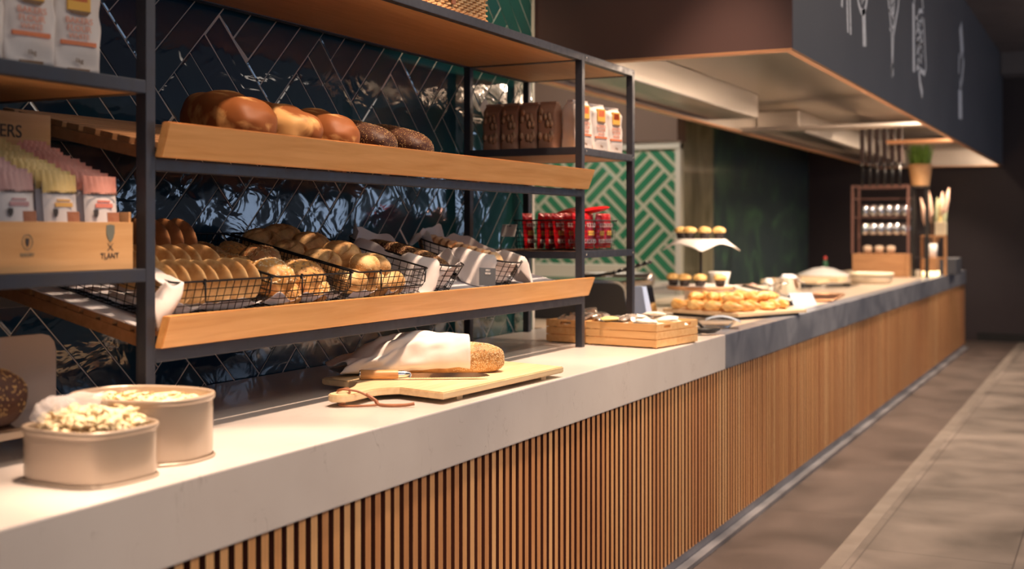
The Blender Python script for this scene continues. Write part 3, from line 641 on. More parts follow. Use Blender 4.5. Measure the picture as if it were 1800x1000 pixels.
# basket 3: kaiser rolls
def kfn(q, p):
    a = math.atan2(p.y, p.x); r = math.hypot(p.x, p.y)
    if p.z > 0: q.z *= 1-.42*max(0, math.cos(5*(a+r*1.3)))**6*min(1, r*2.2)*(1-.15*r)
    return q
kb = blob(.110, .106, .076, 31, .05, 18, 2.3, .2, 5, kfn); kp = link('kaiser_roll', kb.mesh(C_kaiser, 'kaiser_roll')); seeds_on(kb, 420, .0017, Sd_gold, 31, kp, .5)
kb2 = blob(.120, .100, .078, 33, .09, 18, 2.3, .2, 4); kp2 = link('bread_roll', kb2.mesh(C_pale, 'bread_roll')); seeds_on(kb2, 200, .0022, Sd_sesame, 33, kp2, .4)
P_lay(BF[2], [kp, kp2], [
    (1, .060, .060, .020, .3, 1.0), (1, .165, .055, .010, 1.3, 1.0), (1, .275, .062, .006, .4, 1.05), (1, .345, .10, .004, 1.0, .9),
    (1, .120, .060, .070, .6, .9), (1, .225, .095, .060, 1.8, .9),
    (0, .060, .170, .050, .2, 1.08), (0, .165, .175, .068, 1.2, 1.12), (1, .275, .185, .030, 1.2, .95),
    (0, .055, .285, .050, .9, 1.05), (0, .160, .290, .070, 2.2, 1.1), (0, .265, .290, .045, .7, 1.0),
    (0, .060, .400, .055, .3, 1.1), (0, .165, .405, .065, 1.9, 1.15), (0, .28, .41, .03, 1.9, 1.0)],
    ['pale roll in the front left corner of the third basket', 'pale roll second along the front of the third basket', 'pale roll third along the front of the third basket', 'pale roll in the front right corner of the third basket',
     'pale roll resting on the front left rolls of the third basket', 'pale roll resting on the front right rolls of the third basket',
     'kaiser roll left in the second row of the third basket', 'topmost kaiser roll with a clear star cut, middle of the third basket', 'pale roll right of the star cut kaiser roll',
     'kaiser roll on the left in the third row of the third basket', 'kaiser roll in the middle of the third row of the third basket', 'kaiser roll on the right in the third row of the third basket',
     'kaiser roll at the far left back of the third basket', 'large kaiser roll at the back of the third basket, nearest the tiles', 'kaiser roll at the far right back of the third basket'], 'bread roll', 'rolls in the third basket')
# napkin hanging over the left front corner of the first basket
mb = MB()
def fn(u, v):
    x = -.012+.065*u; s = v*.19
    y = .10-.05*u+.01*math.sin(u*9); z = .098
    if s < .06: return (x-.02, .11-s*1.3+.01*u, .104+.012*math.sin(s/.06*3.14))
    t = (s-.06)/.13
    return (x-.03-.020*math.sin(t*2.6), -.012+.012*math.sin(t*5+u*3)-.004, .104-.11*t+.006*math.sin(u*7))
mb.grid(fn, 14, 20); o = mb.build('napkin', M_napkin); o.matrix_world = BF[0]; solid(o, .0012)
tag(o, 'white napkin folded over the front left corner of the leftmost wire basket', 'napkin')

# oval baskets with napkins
def oval_basket(F, L, Wd, H, label):
    t = thing('oval_wire_basket', label, 'basket', mat=F)
    def ell(z, k=1.0, n=36): 
        s = .80+.20*z/H
        return [(Wd/2*s*k*math.cos(a), L/2+L/2*s*k*math.sin(a)*(1 if True else 1), z) for a in (2*math.pi*i/n for i in range(n))]
    def sq(P, e=.75):
        out = []
        for x, y, z in P:
            a, b = x/(Wd/2), (y-L/2)/(L/2); out.append((math.copysign(abs(a)**e, a)*Wd/2, L/2+math.copysign(abs(b)**e, b)*L/2, z))
        return out
    MB().tube(sq(ell(H)), .0032, 6, closed=True).build('rim', M_wire, t)
    mb = MB()
    for i in range(5): mb.tube(sq(ell(H*i/5)), .0014, 4, closed=True)
    lo = sq(ell(0, n=28)); hi = sq(ell(H, n=28))
    for a, b in zip(lo, hi): mb.tube([a, b], .0014, 4)
    for i in range(28//2): mb.tube([lo[i], lo[27-i]], .0014, 4)
    mb.build('wire_mesh', M_wire, t); return t, sq, ell
def napkin_in(F, L, Wd, H, label, seed, drape):
    mb = MB(); e = .75
    def fn(u, v):
        a = 2*math.pi*u; ca, sa = math.cos(a), math.sin(a)
        sx, sy = math.copysign(abs(ca)**e, ca), math.copysign(abs(sa)**e, sa)
        n = noise.noise(Vector((ca*2.6, sa*2.6, seed))); wob = .10*noise.noise(Vector((ca*5, sa*5, seed+4)))
        if v < .3: k = v/.3; r = .74*k; z = .005
        elif v < .6:
            k = (v-.3)/.3; r = .74+.20*k+wob*.4*k; z = .005+(H-.009)*k
        else:
            k = (v-.6)/.4; d = drape(a); w = min(1, max(0, (d-.12)/.25)); w = w*w*(3-2*w)
            back = .5+.5*sa   # 1 at the back, 0 at the front
            zs = H+(-.012+.045*back+.016*n*4)*k-.004; rs = .94+.04*k+wob*.6*k
            rh = .94+.16*min(1, k*2.5)+d*k*.75+wob*k; zh = H+.012+math.sin(min(1, k*2)*math.pi)*.012-d*k*k*.15-.02*k
            r = rs*(1-w)+rh*w; z = zs*(1-w)+zh*w
        return (sx*Wd/2*r, L/2+sy*L/2*(r if v < .6 else .94+(r-.94)*Wd/L), max(z, .001))
    mb.grid(fn, 72, 26, closed_u=True); o = mb.build('napkin', M_napkin); o.matrix_world = F; solid(o, .0012)
    return tag(o, label, 'napkin')
def corners(sp): 
    def f(a):
        v = .10
        for c, w, m in sp:
            d = abs((math.degrees(a)-c+180) % 360-180); v = max(v, m*max(0, 1-d/w))
        return v
    return f
F4 = LOW @ T(3.585, .045, .004) @ Rz(-.10); F5 = LOW @ T(4.045, .045, .004) @ Rz(-.06)
oval_basket(F4, .44, .235, .095, 'oval wire basket lined with a napkin holding one dark seeded loaf')
oval_basket(F5, .42, .235, .095, 'oval wire basket lined with a napkin holding the sliced loaf, rightmost on the lower tray')
napkin_in(F4, .44, .235, .095, 'white napkin around the dark seeded loaf, draped over its oval basket', 1.3, corners([(218, 30, 1.0), (165, 26, .5)]))
napkin_in(F5, .42, .235, .095, 'white napkin around the sliced loaf with a long corner hanging over the plank', 2.9, corners([(-35, 30, 1.2), (205, 34, .85), (120, 22, .4)]))
sl = blob(.36, .105, .085, 41, .05, 16, 2.6, .2, 5)
o = link('seeded_loaf', sl.mesh(C_dark, 'seeded_loaf')); o.matrix_world = F4 @ T(.0, .215, .034) @ Rz(math.pi/2+.02); tag(o, 'long dark loaf crusted with seeds lying in a napkin lined oval basket', 'bread')
seeds_on(sl, 2200, .0028, Sd_pump, 8, o, .25)
# sliced loaf: leaning slices
sp = MB(); P = [(-.048, 0), (-.052, .03), (-.045, .062), (-.02, .078), (.02, .078), (.045, .062), (.052, .03), (.048, 0)]
sp.prism(P, 0, .015); sl_me = sp.mesh([mat('crumb', (0.80, 0.58, 0.33), .7, col2=(0.68, 0.42, 0.20), scale=40)], 'bread_slice')
cr_ = MB(); cr_.prism([(x*1.03, z*1.03) for x, z in P], .0005, .0125); cr_me = cr_.mesh(C_brown, 'crust')
first = None
SL = ['the rearmost', 'second from the back', 'third from the back', 'fourth from the back', 'fifth from the back', 'the middle one', 'fifth from the front', 'fourth from the front', 'third from the front', 'second from the front', 'the frontmost']
for i in range(11):
    M = F5 @ T(.0, .385-.031*i, .036) @ Rx(rad(90-34)) @ T(0, 0, 0)
    lab = 'slice of crusted bread in the rightmost basket, %s' % SL[i]
    if first is None:
        first = link('bread_slice', sl_me); first.matrix_world = M; link('crust', cr_me, first); tag(first, lab, 'bread slice', 'slices of the cut loaf')
    else: dup(first, lab, M)

# little sign cards
def card(F, w, h_, label, mt, txt=None, stem=.03):
    t = thing('label_card', label, 'sign', mat=F)
    MB().tube([(0, 0, 0), (0, 0, stem)], .0018, 6).tube([(-.02, 0, .002), (.02, 0, .002)], .0018, 6).build('stand', M_black, t)
    c = MB().box((-w/2, -.001, stem), (w/2, .001, stem+h_), Rx(-.25)).build('card', mt, t)
    if txt:
        for k, s in enumerate(txt):
            link('lettering', text_mesh(s, .0095, M_white if mt is M_slate else M_slate), c, mat=Rx(-.25) @ T(0, -.0018, stem+h_*.86-k*.011) @ Rx(math.pi/2))
    return t
card(LOW @ T(3.80, .02, 0) @ Rz(-.25), .085, .062, 'dark slate name card with two lines standing between the two oval baskets', M_slate, ['SPELT', 'BREAD'], .028)
card(T(-.62, 4.38, 1.245) @ Rz(-.5), .10, .05, 'pale grey name card on a thin stem behind the rightmost basket', M_grey, ['BREAD'], .13)

# ------------------------------------------------------------------ paper flour bags
def bag_mesh(W_, D, Hh, seed, m):
    mb = MB(); rr = random.Random(seed)
    def fn(u, v):
        a = 2*math.pi*u; ca, sa = math.cos(a), math.sin(a); e = .32
        x = math.copysign(abs(ca)**e, ca)*W_/2; y = math.copysign(abs(sa)**e, sa)*D/2
        top = max(0, (v-.86)/.14); k = 1-.25*top if top < 1 else .7
        y *= (1-.55*top); x *= 1-.10*top
        n = noise.noise(Vector((ca*1.6, sa*1.6, v*4+seed)))*.006*(1 if v > .03 else 0)
        return (x+ca*n, y+sa*n, v*Hh)
    mb.grid(fn, 40, 22, closed_u=True)
    n = len(mb.v); b = n-40; mb.add([], []); mb.f.append(list(range(b, n))); mb.mi.append(0); mb.sm.append(False)
    mb.f.append(list(range(0, 40))[::-1]); mb.mi.append(0); mb.sm.append(False)
    mb.smooth = False; mb.box((-W_*.44, -D*.20, Hh-.004), (W_*.44, D*.20, Hh+.010), bev=.003)
    return mb.mesh(m, 'paper_bag')
M_bag = mat('white_paper_bag', (0.74, 0.66, 0.60), .7, col2=(0.80, 0.73, 0.68), scale=10, bump=.3, bscale=12, bdist=.006)
M_kraft = mat('kraft_paper_bag', (0.30, 0.16, 0.10), .7, col2=(0.36, 0.20, 0.13), scale=10, bump=.3, bscale=12, bdist=.006)
M_or = mat('orange_print', (0.78, 0.24, 0.10), .6); M_red = mat('red_print', (0.62, 0.05, 0.04), .6); M_yel = mat('yellow_print', (0.85, 0.47, 0.08), .6); M_brp = mat('brown_print', (0.22, 0.12, 0.06), .6)
M_lor = mat('pale_orange_print', (0.78, 0.36, 0.24), .6); M_gyp = mat('grey_print', (0.5, 0.45, 0.42), .6)
def flour_bag(W_, D, Hh, seed, name='flour_bag'):
    o = link(name, bag_mesh(W_, D, Hh, seed, M_bag))
    # print on the face towards the room (+x): built in the plane x = D/2
    X = D/2+.0045
    def strip(y0, y1, z0, z1, m, nm):
        mb = MB(); mb.box((X-.010, y0, z0), (X, y1, z1)); return mb.build(nm, m, o)
    w = W_*.30
    strip(-w*.75, w*.75, Hh*.66, Hh*.93, M_yel, 'printed_emblem'); strip(-w*.6, w*.55, Hh*.76, Hh*.90, M_red, 'printed_emblem'); 
    mb = MB(); mb.prism([(-w*.8, Hh*.66), (-w*.5, Hh*.625), (w*.5, Hh*.61), (w*.8, Hh*.66)], 0, .0005, Matrix(((0, 0, 1, X), (1, 0, 0, 0), (0, 1, 0, 0), (0, 0, 0, 1)))); mb.build('printed_emblem', M_brp, o)
    strip(-w*1.15, w*1.15, Hh*.285, Hh*.33, M_or, 'printed_band')
    for k, (t, s) in enumerate((('BAKERS', .019), ('FLOUR', .019), ('WHITE', .016))):
        link('lettering', text_mesh(t, s*Hh/.2, M_lor), o, mat=T(X, 0, Hh*(.55-.085*k)) @ FACE_X)
    link('lettering', text_mesh('1kg', .014*Hh/.2, M_brp), o, mat=T(X, 0, Hh*.12) @ FACE_X)
    strip(-w*.7, w*.7, 0.0, Hh*.035, M_brp, 'printed_band')
    return o
def rotbag(o): return o
fb = flour_bag(.118, .080, .196, 1)
for v in fb.data.vertices: pass
# swap so that the wide face looks along +x
def setbag(o, x, y, z, rz, lab, first=False, grp='white paper flour bags'):
    M = T(x, y, z) @ Rz(rz)
    if first: o.matrix_world = M; return tag(o, lab, 'bag', grp)
    return dup(o, lab, M, grp)
me = fb.data
for v in me.vertices: v.co.x, v.co.y = v.co.y, -v.co.x
setbag(fb, -.415, 1.925, 1.7335, -.22, 'white flour bag with red and yellow print beside the left post', True)
setbag(fb, -.405, 1.790, 1.7335, -.22, 'white flour bag with red and yellow print, second from the left post')
setbag(fb, -.400, 1.655, 1.7335, -.10, 'white paper flour bag cut off by the left edge of the photo')
for k in range(3): setbag(fb, -.430, 4.715+.175*k, 1.7335, -.25, 'white flour bag on the upper right shelf, '+['next to the black post', 'in the middle', 'rightmost'][k])
kb_ = link('kraft_bag', bag_mesh(.082, .085, .190, 5, M_kraft))
pr_ = MB()
for k in range(14): pr_.lathe([(.0001, .0002), (.008+.004*R.random(), .0001), (.0075, -.001)], 8, T(R.uniform(-.028, .028), -.0455, .04+R.random()*.12) @ Rx(math.pi/2) @ Sc(1, 1.6, 1))
pr_.build('printed_pattern', mat('pale_brown_print', (0.46, 0.28, 0.17), .7), kb_)
for k in range(4):
    M = T(-.530-.086*k+(.0 if k else 0), 4.66, 1.7335) @ Rz(R.uniform(-.05, .05))
    lab = 'brown kraft paper bag on the upper right shelf, '+['nearest the white flour bags', 'second back from the white bags', 'third back from the white bags', 'furthest back near the tiles'][k]
    if k == 0: kb_.matrix_world = M; tag(kb_, lab, 'bag', 'brown paper bags')
    else: dup(kb_, lab, M)
# ------------------------------------------------------------------ cracker display on the lower left shelf
SZ = 1.3125
M_cbox = wood('display_box_card', (0.56, 0.30, 0.11), (0.68, 0.40, 0.18), 'Y', .55, sc=4)
cb = thing('cracker_display_box', 'tan printed display box filled with packets of crackers on the lower left shelf', 'display box', (-.355, 1.50, SZ))
MB().box((-.006, 0, 0), (0, .555, .103), bev=.001).build('front_panel', M_cbox, cb)
MB().box((-.25, .549, 0), (-.006, .555, .125), bev=.001).build('side_panel', M_cbox, cb); MB().box((-.25, 0, 0), (-.006, .006, .125)).build('side_panel', M_cbox, cb)
MB().box((-.25, .006, 0), (-.006, .549, .003)).build('bottom', M_cbox, cb)
bp = MB().box((-.256, 0, 0), (-.25, .555, .350), bev=.001).build('back_panel', M_cbox, cb)
M_ink = mat('dark_ink', (0.045, 0.035, 0.035), .6); M_ink2 = mat('grey_green_ink', (0.16, 0.17, 0.14), .6)
link('lettering', text_mesh('CRACKERS', .040, M_ink, align='RIGHT'), bp, mat=T(-.2493, .472, .305) @ FACE_X)
link('lettering', text_mesh('TLANT', .017, M_ink), cb, mat=T(.0003, .485, .030) @ FACE_X)
def shield(cx, cz, w, h, m, par, X=.0003, nm='printed_shield'):
    P = [(-.5, .5), (0, .56), (.5, .5), (.5, 0), (.3, -.35), (0, -.56), (-.3, -.35), (-.5, 0)]
    return MB().prism([(cx+a*w, cz+b*h) for a, b in P], 0, .0006, T(X, 0, 0) @ FACE_X).build(nm, m, par)
shield(.487, .079, .024, .034, M_ink2, cb)
MB().prism([(.478, .058), (.480, .057), (.496, .042), (.494, .041)], 0, .0005, T(.0003, 0, 0) @ FACE_X).build('printed_mark', M_ink, cb)
MB().prism([(.496, .058), (.494, .057), (.478, .042), (.480, .041)], 0, .0005, T(.0003, 0, 0) @ FACE_X).build('printed_mark', M_ink, cb)
mb = MB(); mb.tube([(.0003, .262+.013*math.cos(a*.5), .062+.015*math.sin(a*.5)) for a in range(13)], .0008, 4, closed=True); mb.build('printed_ring', M_ink2, cb)
shield(.262, .061, .010, .016, M_ink, cb); link('lettering', text_mesh('BAKERY', .010, M_ink2), cb, mat=T(.0003, .262, .036) @ FACE_X)
# cracker packets: two sleeves of colour per column
M_pack = mat('white_film', (0.78, 0.72, 0.70), .35, bump=.3, bscale=20, bdist=.004)
def cracker_proto(colr, txtcol):
    mb = MB(); W_ = .088
    mb.grid(lambda u, v: ((.011*math.sin(u*math.pi)**.6*(1-abs(2*v-1)**6)), (u-.5)*W_, .004+v*.105), 14, 10); mb.grid(lambda u, v: (-(.011*math.sin(u*math.pi)**.6*(1-abs(2*v-1)**6)), (.5-u)*W_, .004+v*.105), 14, 10)
    for v in mb.v: v.z = v.z*1.66
    o = mb.build('cracker_packet', M_pack)
    m2 = MB(); rr = random.Random(3)
    m2.grid(lambda u, v: (.0125*(1-.6*v)*math.sin(.2+u*2.74)+.003*math.sin(u*40)*v, (u-.5)*W_*1.01, .088+v*.040), 20, 4)
    m2.grid(lambda u, v: (-.0125*(1-.6*v)*math.sin(.2+u*2.74)+.003*math.sin(u*40)*v, (.5-u)*W_*1.01, .088+v*.040), 20, 4)
    for v in m2.v: v.z += .072
    m2.build('coloured_top', mat('packet_top', colr, .4, col2=tuple(c*.8 for c in colr), scale=20, bump=.4, bscale=25, bdist=.005), o)
    MB().box((.0085, .008, .060), (.0115, .040, .120)).build('printed_picture', mat('cracker_photo', (0.36, 0.13, 0.06), .5, col2=(0.46, 0.2, 0.1), scale=60), o)
    MB().box((.0105, -.022, .130), (.0118, .024, .139)).build('printed_line', mat('packet_print', txtcol, .5), o)
    MB().box((.0105, -.016, .142), (.0118, .018, .146)).build('printed_line', mat('packet_print', txtcol, .5), o)
    link('lettering', text_mesh('CARAMEL CRACKERS', .0085, M_ink), o, mat=T(.0112, 0, .160) @ FACE_X)
    shield(-.022, .117, .013, .016, M_ink, o, .0112)
    return o
cols = [('pink', (0.80, 0.34, 0.26), (.80, .25, .18), .495), ('yellow', (0.80, 0.58, 0.22), (.80, .45, .12), .383), ('mauve', (0.60, 0.34, 0.32), (.55, .3, .3), .268), ('yellow', (0.80, 0.58, 0.22), (.80, .45, .12), .105)]
nthb = ['front', 'second', 'third', 'fourth', 'fifth', 'sixth', 'seventh', 'eighth', 'ninth', 'tenth', 'rearmost']
cn = ['right hand', 'middle', 'left hand', 'far left']
for ci, (nm, c1, c2, yy) in enumerate(cols[:3]):
    pr0 = cracker_proto(c1, c2)
    for k in range(11):
        M = T(-.355-.022-.0212*k, 1.50+yy+R.uniform(-.002, .002)-.004, SZ+.004+k*.0085) @ Rz(R.uniform(-.04, .04)-.06) @ Ry(-.10+R.uniform(-.03, .03))
        lab = 'cracker packet with %s top, %s of the %s row in the display box' % (nm, nthb[k], cn[ci])
        if k == 0: pr0.matrix_world = M; tag(pr0, lab, 'packet', 'cracker packets with %s tops' % nm)
        else: dup(pr0, lab, M)

# ------------------------------------------------------------------ appliance at the left edge
ap = thing('bread_stand', 'beige round cornered bread stand with steel tray, cut off by the left edge', 'bread stand', (-.60, 1.55, TOP))
def rrect(y0, y1, z0, z1, r):
    P = []
    for cy, cz, a0 in ((y1-r, z0+.01, -90), (y1-r, z1-r, 0), (y0+r, z1-r, 90), (y0+r, z0+.01, 180)):
        rr = r if cz > z0+.02 else .01
        for a in (0, 30, 60, 90): P.append(((y1-rr if a0 in (-90, 0) else y0+rr)+rr*math.cos(rad(a0+a)), cz+rr*math.sin(rad(a0+a))))
    return P
M_beige = mat('beige_enamel', (0.36, 0.29, 0.25), .35)
MB().prism(rrect(0, .505, .02, .242, .04), 0, .012, FACE_X).build('back_panel', M_beige, ap)
MB().box((.012, .10, .070), (.20, .47, .076), bev=.002).build('steel_tray', M_chrome, ap)
MB().box((.19, .10, .055), (.20, .47, .069), bev=.002).build('tray_rim', M_tin, ap)
for yy in (.13, .44):
    MB().box((.17, yy-.008, 0), (.185, yy+.008, .055), bev=.002).build('leg', M_black, ap)
    MB().box((.012, yy-.008, 0), (.03, yy+.008, .0695), bev=.002).build('leg', M_black, ap)
hl = blob(.30, .16, .15, 51, .05, 14, 2.5, .3, 4); o = link('seeded_loaf', hl.mesh(C_dark, 'seeded_loaf')); o.matrix_world = T(-.495, 1.70, TOP+.076) @ Rz(1.45)
tag(o, 'dark seeded loaf lying on the steel tray of the beige bread stand', 'bread'); seeds_on(hl, 900, .003, Sd_gold, 5, o, .2)

# ------------------------------------------------------------------ two cream tins
def tin(name, label, cx, cy, a, b, Hh, power, rz, lip=.006):
    t = thing(name, label, 'tin', (cx, cy, TOP), rz)
    mb = MB()
    prof = [(.001, 0.001), (.95, .0005), (.985, .004), (1, .012), (1, Hh-.016), (1.0, Hh-.014), (1.03, Hh-.011), (1.035, Hh-.004), (1.02, Hh), (.985, Hh), (.975, Hh-.006), (.975, Hh-.05), (.974, Hh-.052), (.001, Hh-.052)]
    mb.lathe(prof, 64, sx=a, sy=b, power=power); mb.build('body', M_tin, t)
    MB().lathe([(.90, .0002), (1.03, .0002), (1.04, .003), (1.01, .006)], 64, sx=a, sy=b, power=power).build('foot_ring', M_tin, t)
    return t
tin('oval_tin', 'low cream enamel tin heaped with pale shavings, nearest the camera', -.178, 1.757, .112, .100, .105, 3.4, -.02)
tin('oval_tin', 'taller oval cream enamel tin filled level, behind the low tin', -.245, 1.968, .147, .115, .135, 2.4, .12)
M_shave = mat('pale_butter', (0.88, 0.68, 0.40), .5, col2=(0.93, 0.80, 0.55), scale=20, sub=.15)
M_film = mat('clear_film', (0.9, 0.88, 0.9), .08, trans=.0, alpha=.25, bump=.6, bscale=14, bdist=.01)
rr = random.Random(12); mb = MB(); mb.smooth = False
for i in range(520):
    a = rr.random()*6.28; q = rr.random()**.5*.95; x, y = q*.100*math.cos(a), q*.088*math.sin(a); x = math.copysign(abs(x/.1)**.8*.1, x)
    z = .058+(.070+.014*noise.noise(Vector((x*30, y*30, 1))))*rr.random()**.35*(1-.35*q*q); l = rr.uniform(.008, .018)
    M = T(x, y, z) @ Rz(rr.random()*6.3) @ Rx(rr.uniform(-1.2, 1.2)) @ Ry(rr.uniform(-.6, .6))
    mb.grid(lambda u, v: ((u-.5)*l*2, (v-.5)*.009, .004*math.sin(u*3.1)), 4, 1, M)
o = mb.build('butter_shavings', M_shave, loc=(-.178, 1.757, TOP+.006)); solid(o, .003); tag(o, 'heap of pale curled shavings in the low cream tin', 'food', kind='stuff')
mb = MB()
mb.grid(lambda u, v: (.118*(math.cos(2.0+u*2.6)*(1-.38*v)), .105*(math.sin(2.0+u*2.6)*(1-.45*v)), .118+.040*math.sin(v*3.0)*(.8+.4*noise.noise(Vector((u*6, v*4, 2))))), 30, 12)
o = mb.build('cling_film', M_film, loc=(-.178, 1.757, TOP)); solid(o, .0005); tag(o, 'crumpled clear film pushed back on the left rim of the low cream tin', 'film')
mb = MB()
mb.lathe([(.96, .055), (.96, .115), (.80, .122), (.5, .120), (.001, .119)], 48, sx=.139, sy=.108, power=2.4)
for v in mb.v: v.z += .006*noise.noise(Vector((v.x*30, v.y*30, 5))) if v.z > .1 else 0
for i in range(70):
    a = rr.random()*6.28; q = rr.random()**.5*.8
    mb.grid(lambda u, v: ((u-.5)*.024, (v-.5)*.010, .003*math.sin(u*3.1)), 4, 1, T(q*.133*math.cos(a), q*.10*math.sin(a), .1235) @ Rz(rr.random()*6.3) @ Rx(rr.uniform(-.4, .4)))
o = mb.build('butter_shavings', M_shave, loc=(-.245, 1.968, TOP+.002), rot=(0, 0, .12)); tag(o, 'pale spread levelled off in the taller oval tin', 'food', kind='stuff')

# ------------------------------------------------------------------ cutting board with loaf and knife
BZ = .935
bd = thing('cutting_board', 'large pale wooden paddle board on cleats holding the wrapped loaf', 'cutting board', (-.27, 3.2, TOP))
A_, L_, R_, K_ = Vector((-.048, 2.905)), Vector((-.535, 3.03)), Vector((-.012, 3.63)), Vector((-.50, 3.755))
def lerp(a, b, t): return a+(b-a)*t
e1, e2 = lerp(L_, A_, .30), lerp(L_, A_, .66); tip = Vector((-.283, 2.735)); ax = (lerp(e1, e2, .5)-tip).normalized(); nx_ = Vector((ax.y, -ax.x))
hw = .036; poly = [L_, lerp(L_, A_, .22), e1]
def bez(a, b, c, n=6): return [a*(1-t)**2+b*2*t*(1-t)+c*t*t for t in [i/n for i in range(1, n+1)]]
m1 = tip-nx_*hw+ax*.12; m2 = tip+nx_*hw+ax*.12
poly += bez(e1, m1+ax*.055, m1)
poly += [tip+ax*.035-(nx_*math.cos(rad(a))*hw)-ax*math.sin(rad(a))*.042 for a in range(0, 181, 20)]
poly += [m2]+bez(m2, m2+ax*.055, e2)+[A_, R_, K_]
bm = bmesh.new(); vs = [bm.verts.new((p.x+.27, p.y-3.2, BZ-TOP)) for p in poly][::1]; f = bm.faces.new(vs)
r = bmesh.ops.extrude_face_region(bm, geom=[f]); bmesh.ops.translate(bm, verts=[v for v in r['geom'] if isinstance(v, bmesh.types.BMVert)], vec=(0, 0, .020))
bmesh.ops.recalc_face_normals(bm, faces=bm.faces[:]); bmesh.ops.bevel(bm, geom=[e for e in bm.edges if abs(e.verts[0].co.z-e.verts[1].co.z) < .001], offset=.003, segments=2, affect='EDGES')
MB().bm(bm).build('board', M_board, bd)
for t in (.16, .86):
    a, b = lerp(L_, K_, t), lerp(A_, R_, t); d = (b-a).normalized(); n = Vector((-d.y, d.x))
    P = [a+d*.03-n*.012, b-d*.022-n*.012, b-d*.022+n*.012, a+d*.03+n*.012]
    MB().prism([(p.x+.27, p.y-3.2) for p in P], 0, BZ-TOP-.0002).build('cleat', M_board, bd)
BT = BZ+.0205
st = MB(); tp = tip+ax*.03
pts = [Vector((tp.x+.027, tp.y+.0, BT+.004)), Vector((tp.x, tp.y+.03, BT+.010)), Vector((tp.x-.02, tp.y+.01, BT+.004)), Vector((tp.x+.01, tp.y-.005, BT+.012)), Vector((tp.x+.045, tp.y+.02, BT+.004)), Vector((tp.x+.085, tp.y+.03, TOP+.018)), Vector((tp.x+.10, tp.y+.03, TOP+.006)), Vector((tp.x+.16, tp.y+.052, TOP+.006)), Vector((tp.x+.185, tp.y+.068, TOP+.010))]
def spline(P, n=6):
    out = []
    for i in range(len(P)-1):
        a, b, c, d = P[max(i-1, 0)], P[i], P[i+1], P[min(i+2, len(P)-1)]
        for k in range(n):
            t = k/n; out.append(.5*((2*b)+(c-a)*t+(2*a-5*b+4*c-d)*t*t+(3*b-a-3*c+d)*t**3))
    return out+[P[-1]]
O = Vector((-.27, 3.2, TOP)); sp_ = [p-O for p in spline(pts)]
st.tube(sp_, .0032, 8, M=None); st.tube([Vector((p.x+.004, p.y, p.z)) for p in sp_[26:]], [.0045]*len(sp_[26:]), 6)
st.tube([p-O for p in spline([Vector((tp.x+.02, tp.y-.01, TOP+.012)), Vector((tp.x+.005, tp.y-.02, TOP+.005)), Vector((tp.x+.05, tp.y-.005, TOP+.004)), Vector((tp.x+.10, tp.y+.03, TOP+.006))])], .003, 6)
tag(st.build('leather_strap', M_leather, bd), 'brown leather strap looped through the handle')
wl_ = blob(.38, .130, .106, 61, .035, 12, 3.0, .28, 5)
o = link('wrapped_loaf', wl_.mesh(C_seedloaf, 'wrapped_loaf')); LM = T(-.285, 3.325, BT) @ Rz(.573); o.matrix_world = LM
tag(o, 'brown loaf covered in pale seeds, half wrapped in a napkin on the cutting board', 'bread')
seeds_on(wl_, 2000, .0023, Sd_sesame, 9, o, .08, ok=lambda p: p.x > .03, name='pale_seeds'); seeds_on(wl_, 500, .0020, Sd_dark, 10, o, .2, ok=lambda p: p.x > .03, name='dark_seeds')
mb = MB()
def fn(u, v):   # v 0 = open edge near the bare end, 1 = tail
    a = 2*math.pi*u; ca, sa = math.cos(a), math.sin(a)
    x = .078-.40*v
    ry, rz_ = .074, .059; k = 1.0
    if v > .55: t = (v-.55)/.45; k = 1-.25*t; ry = .074+.050*t; rz_ = .059*(1-.72*t)
    e = .8; y = math.copysign(abs(ca)**e, ca)*ry; z = math.copysign(abs(sa)**e, sa)*rz_
    zc = .056*(1-max(0, (v-.5)/.5)*.62)
    n = noise.noise(Vector((x*13, ca*1.8, sa*1.8+3)))*.012+noise.noise(Vector((x*26+a, ca*2.5, sa*2.5)))*.006
    f = .25+1.2*min(1, v*1.6)
    peak = math.exp(-((v-.42)/.16)**2)*max(0, sa)*.014
    z = zc+z+(n*f*(sa+.3) if sa > -.3 else 0)+peak
    y += n*f*ca*.9; x += (.03*v*v*math.cos(2*a)+.02*v*math.sin(3*a+1))
    if v > .8: z += .010*math.sin(a*3)*(v-.8)*5*(1 if sa > 0 else .2)
    return (x, y, max(.0015, z))
mb.grid(fn, 64, 48, closed_u=True); o = mb.build('napkin', M_napkin); o.matrix_world = LM; solid(o, .0012); tag(o, 'white napkin wrapped round the loaf on the cutting board', 'napkin')
# knife
kn = thing('bread_knife', 'serrated bread knife with a round wooden handle lying on the cutting board', 'knife', mat=T(-.405, 3.035, BT) @ Rz(.54))
hp = [(0.0, .001), (.0135, .0015), (.015, .004), (.0138, .045), (.0142, .10), (.0125, .115)]
H_ = T(0, 0, .0155) @ Ry(math.pi/2) @ Sc(1, .95, 1)
MB().lathe([(r_, x_) for r_, x_ in hp], 20, H_).build('handle', M_handle, kn)
tag(MB().lathe([(.0001, -.001), (.0135, -.001), (.0142, .003), (.0001, .0035)], 20, H_).build('butt_cap', M_chrome, kn), 'steel butt cap')
tag(MB().lathe([(.0128, .114), (.0115, .130), (.009, .145), (.003, .152), (.0001, .152)], 20, H_).build('bolster', M_chrome, kn), 'shiny steel bolster')
P = [(.14, .012), (.34, .012), (.375, .004), (.385, -.006)]; n = 60
P += [(.380-.235*i/n, -.014-(.0022 if i % 2 else 0)+(.006*max(0, 1-i/8))) for i in range(n+1)]
tag(MB().prism(P, -.0008, .0008, T(0, 0, .012) @ Rx(.42)).build('blade', M_chrome, kn), 'serrated steel blade')

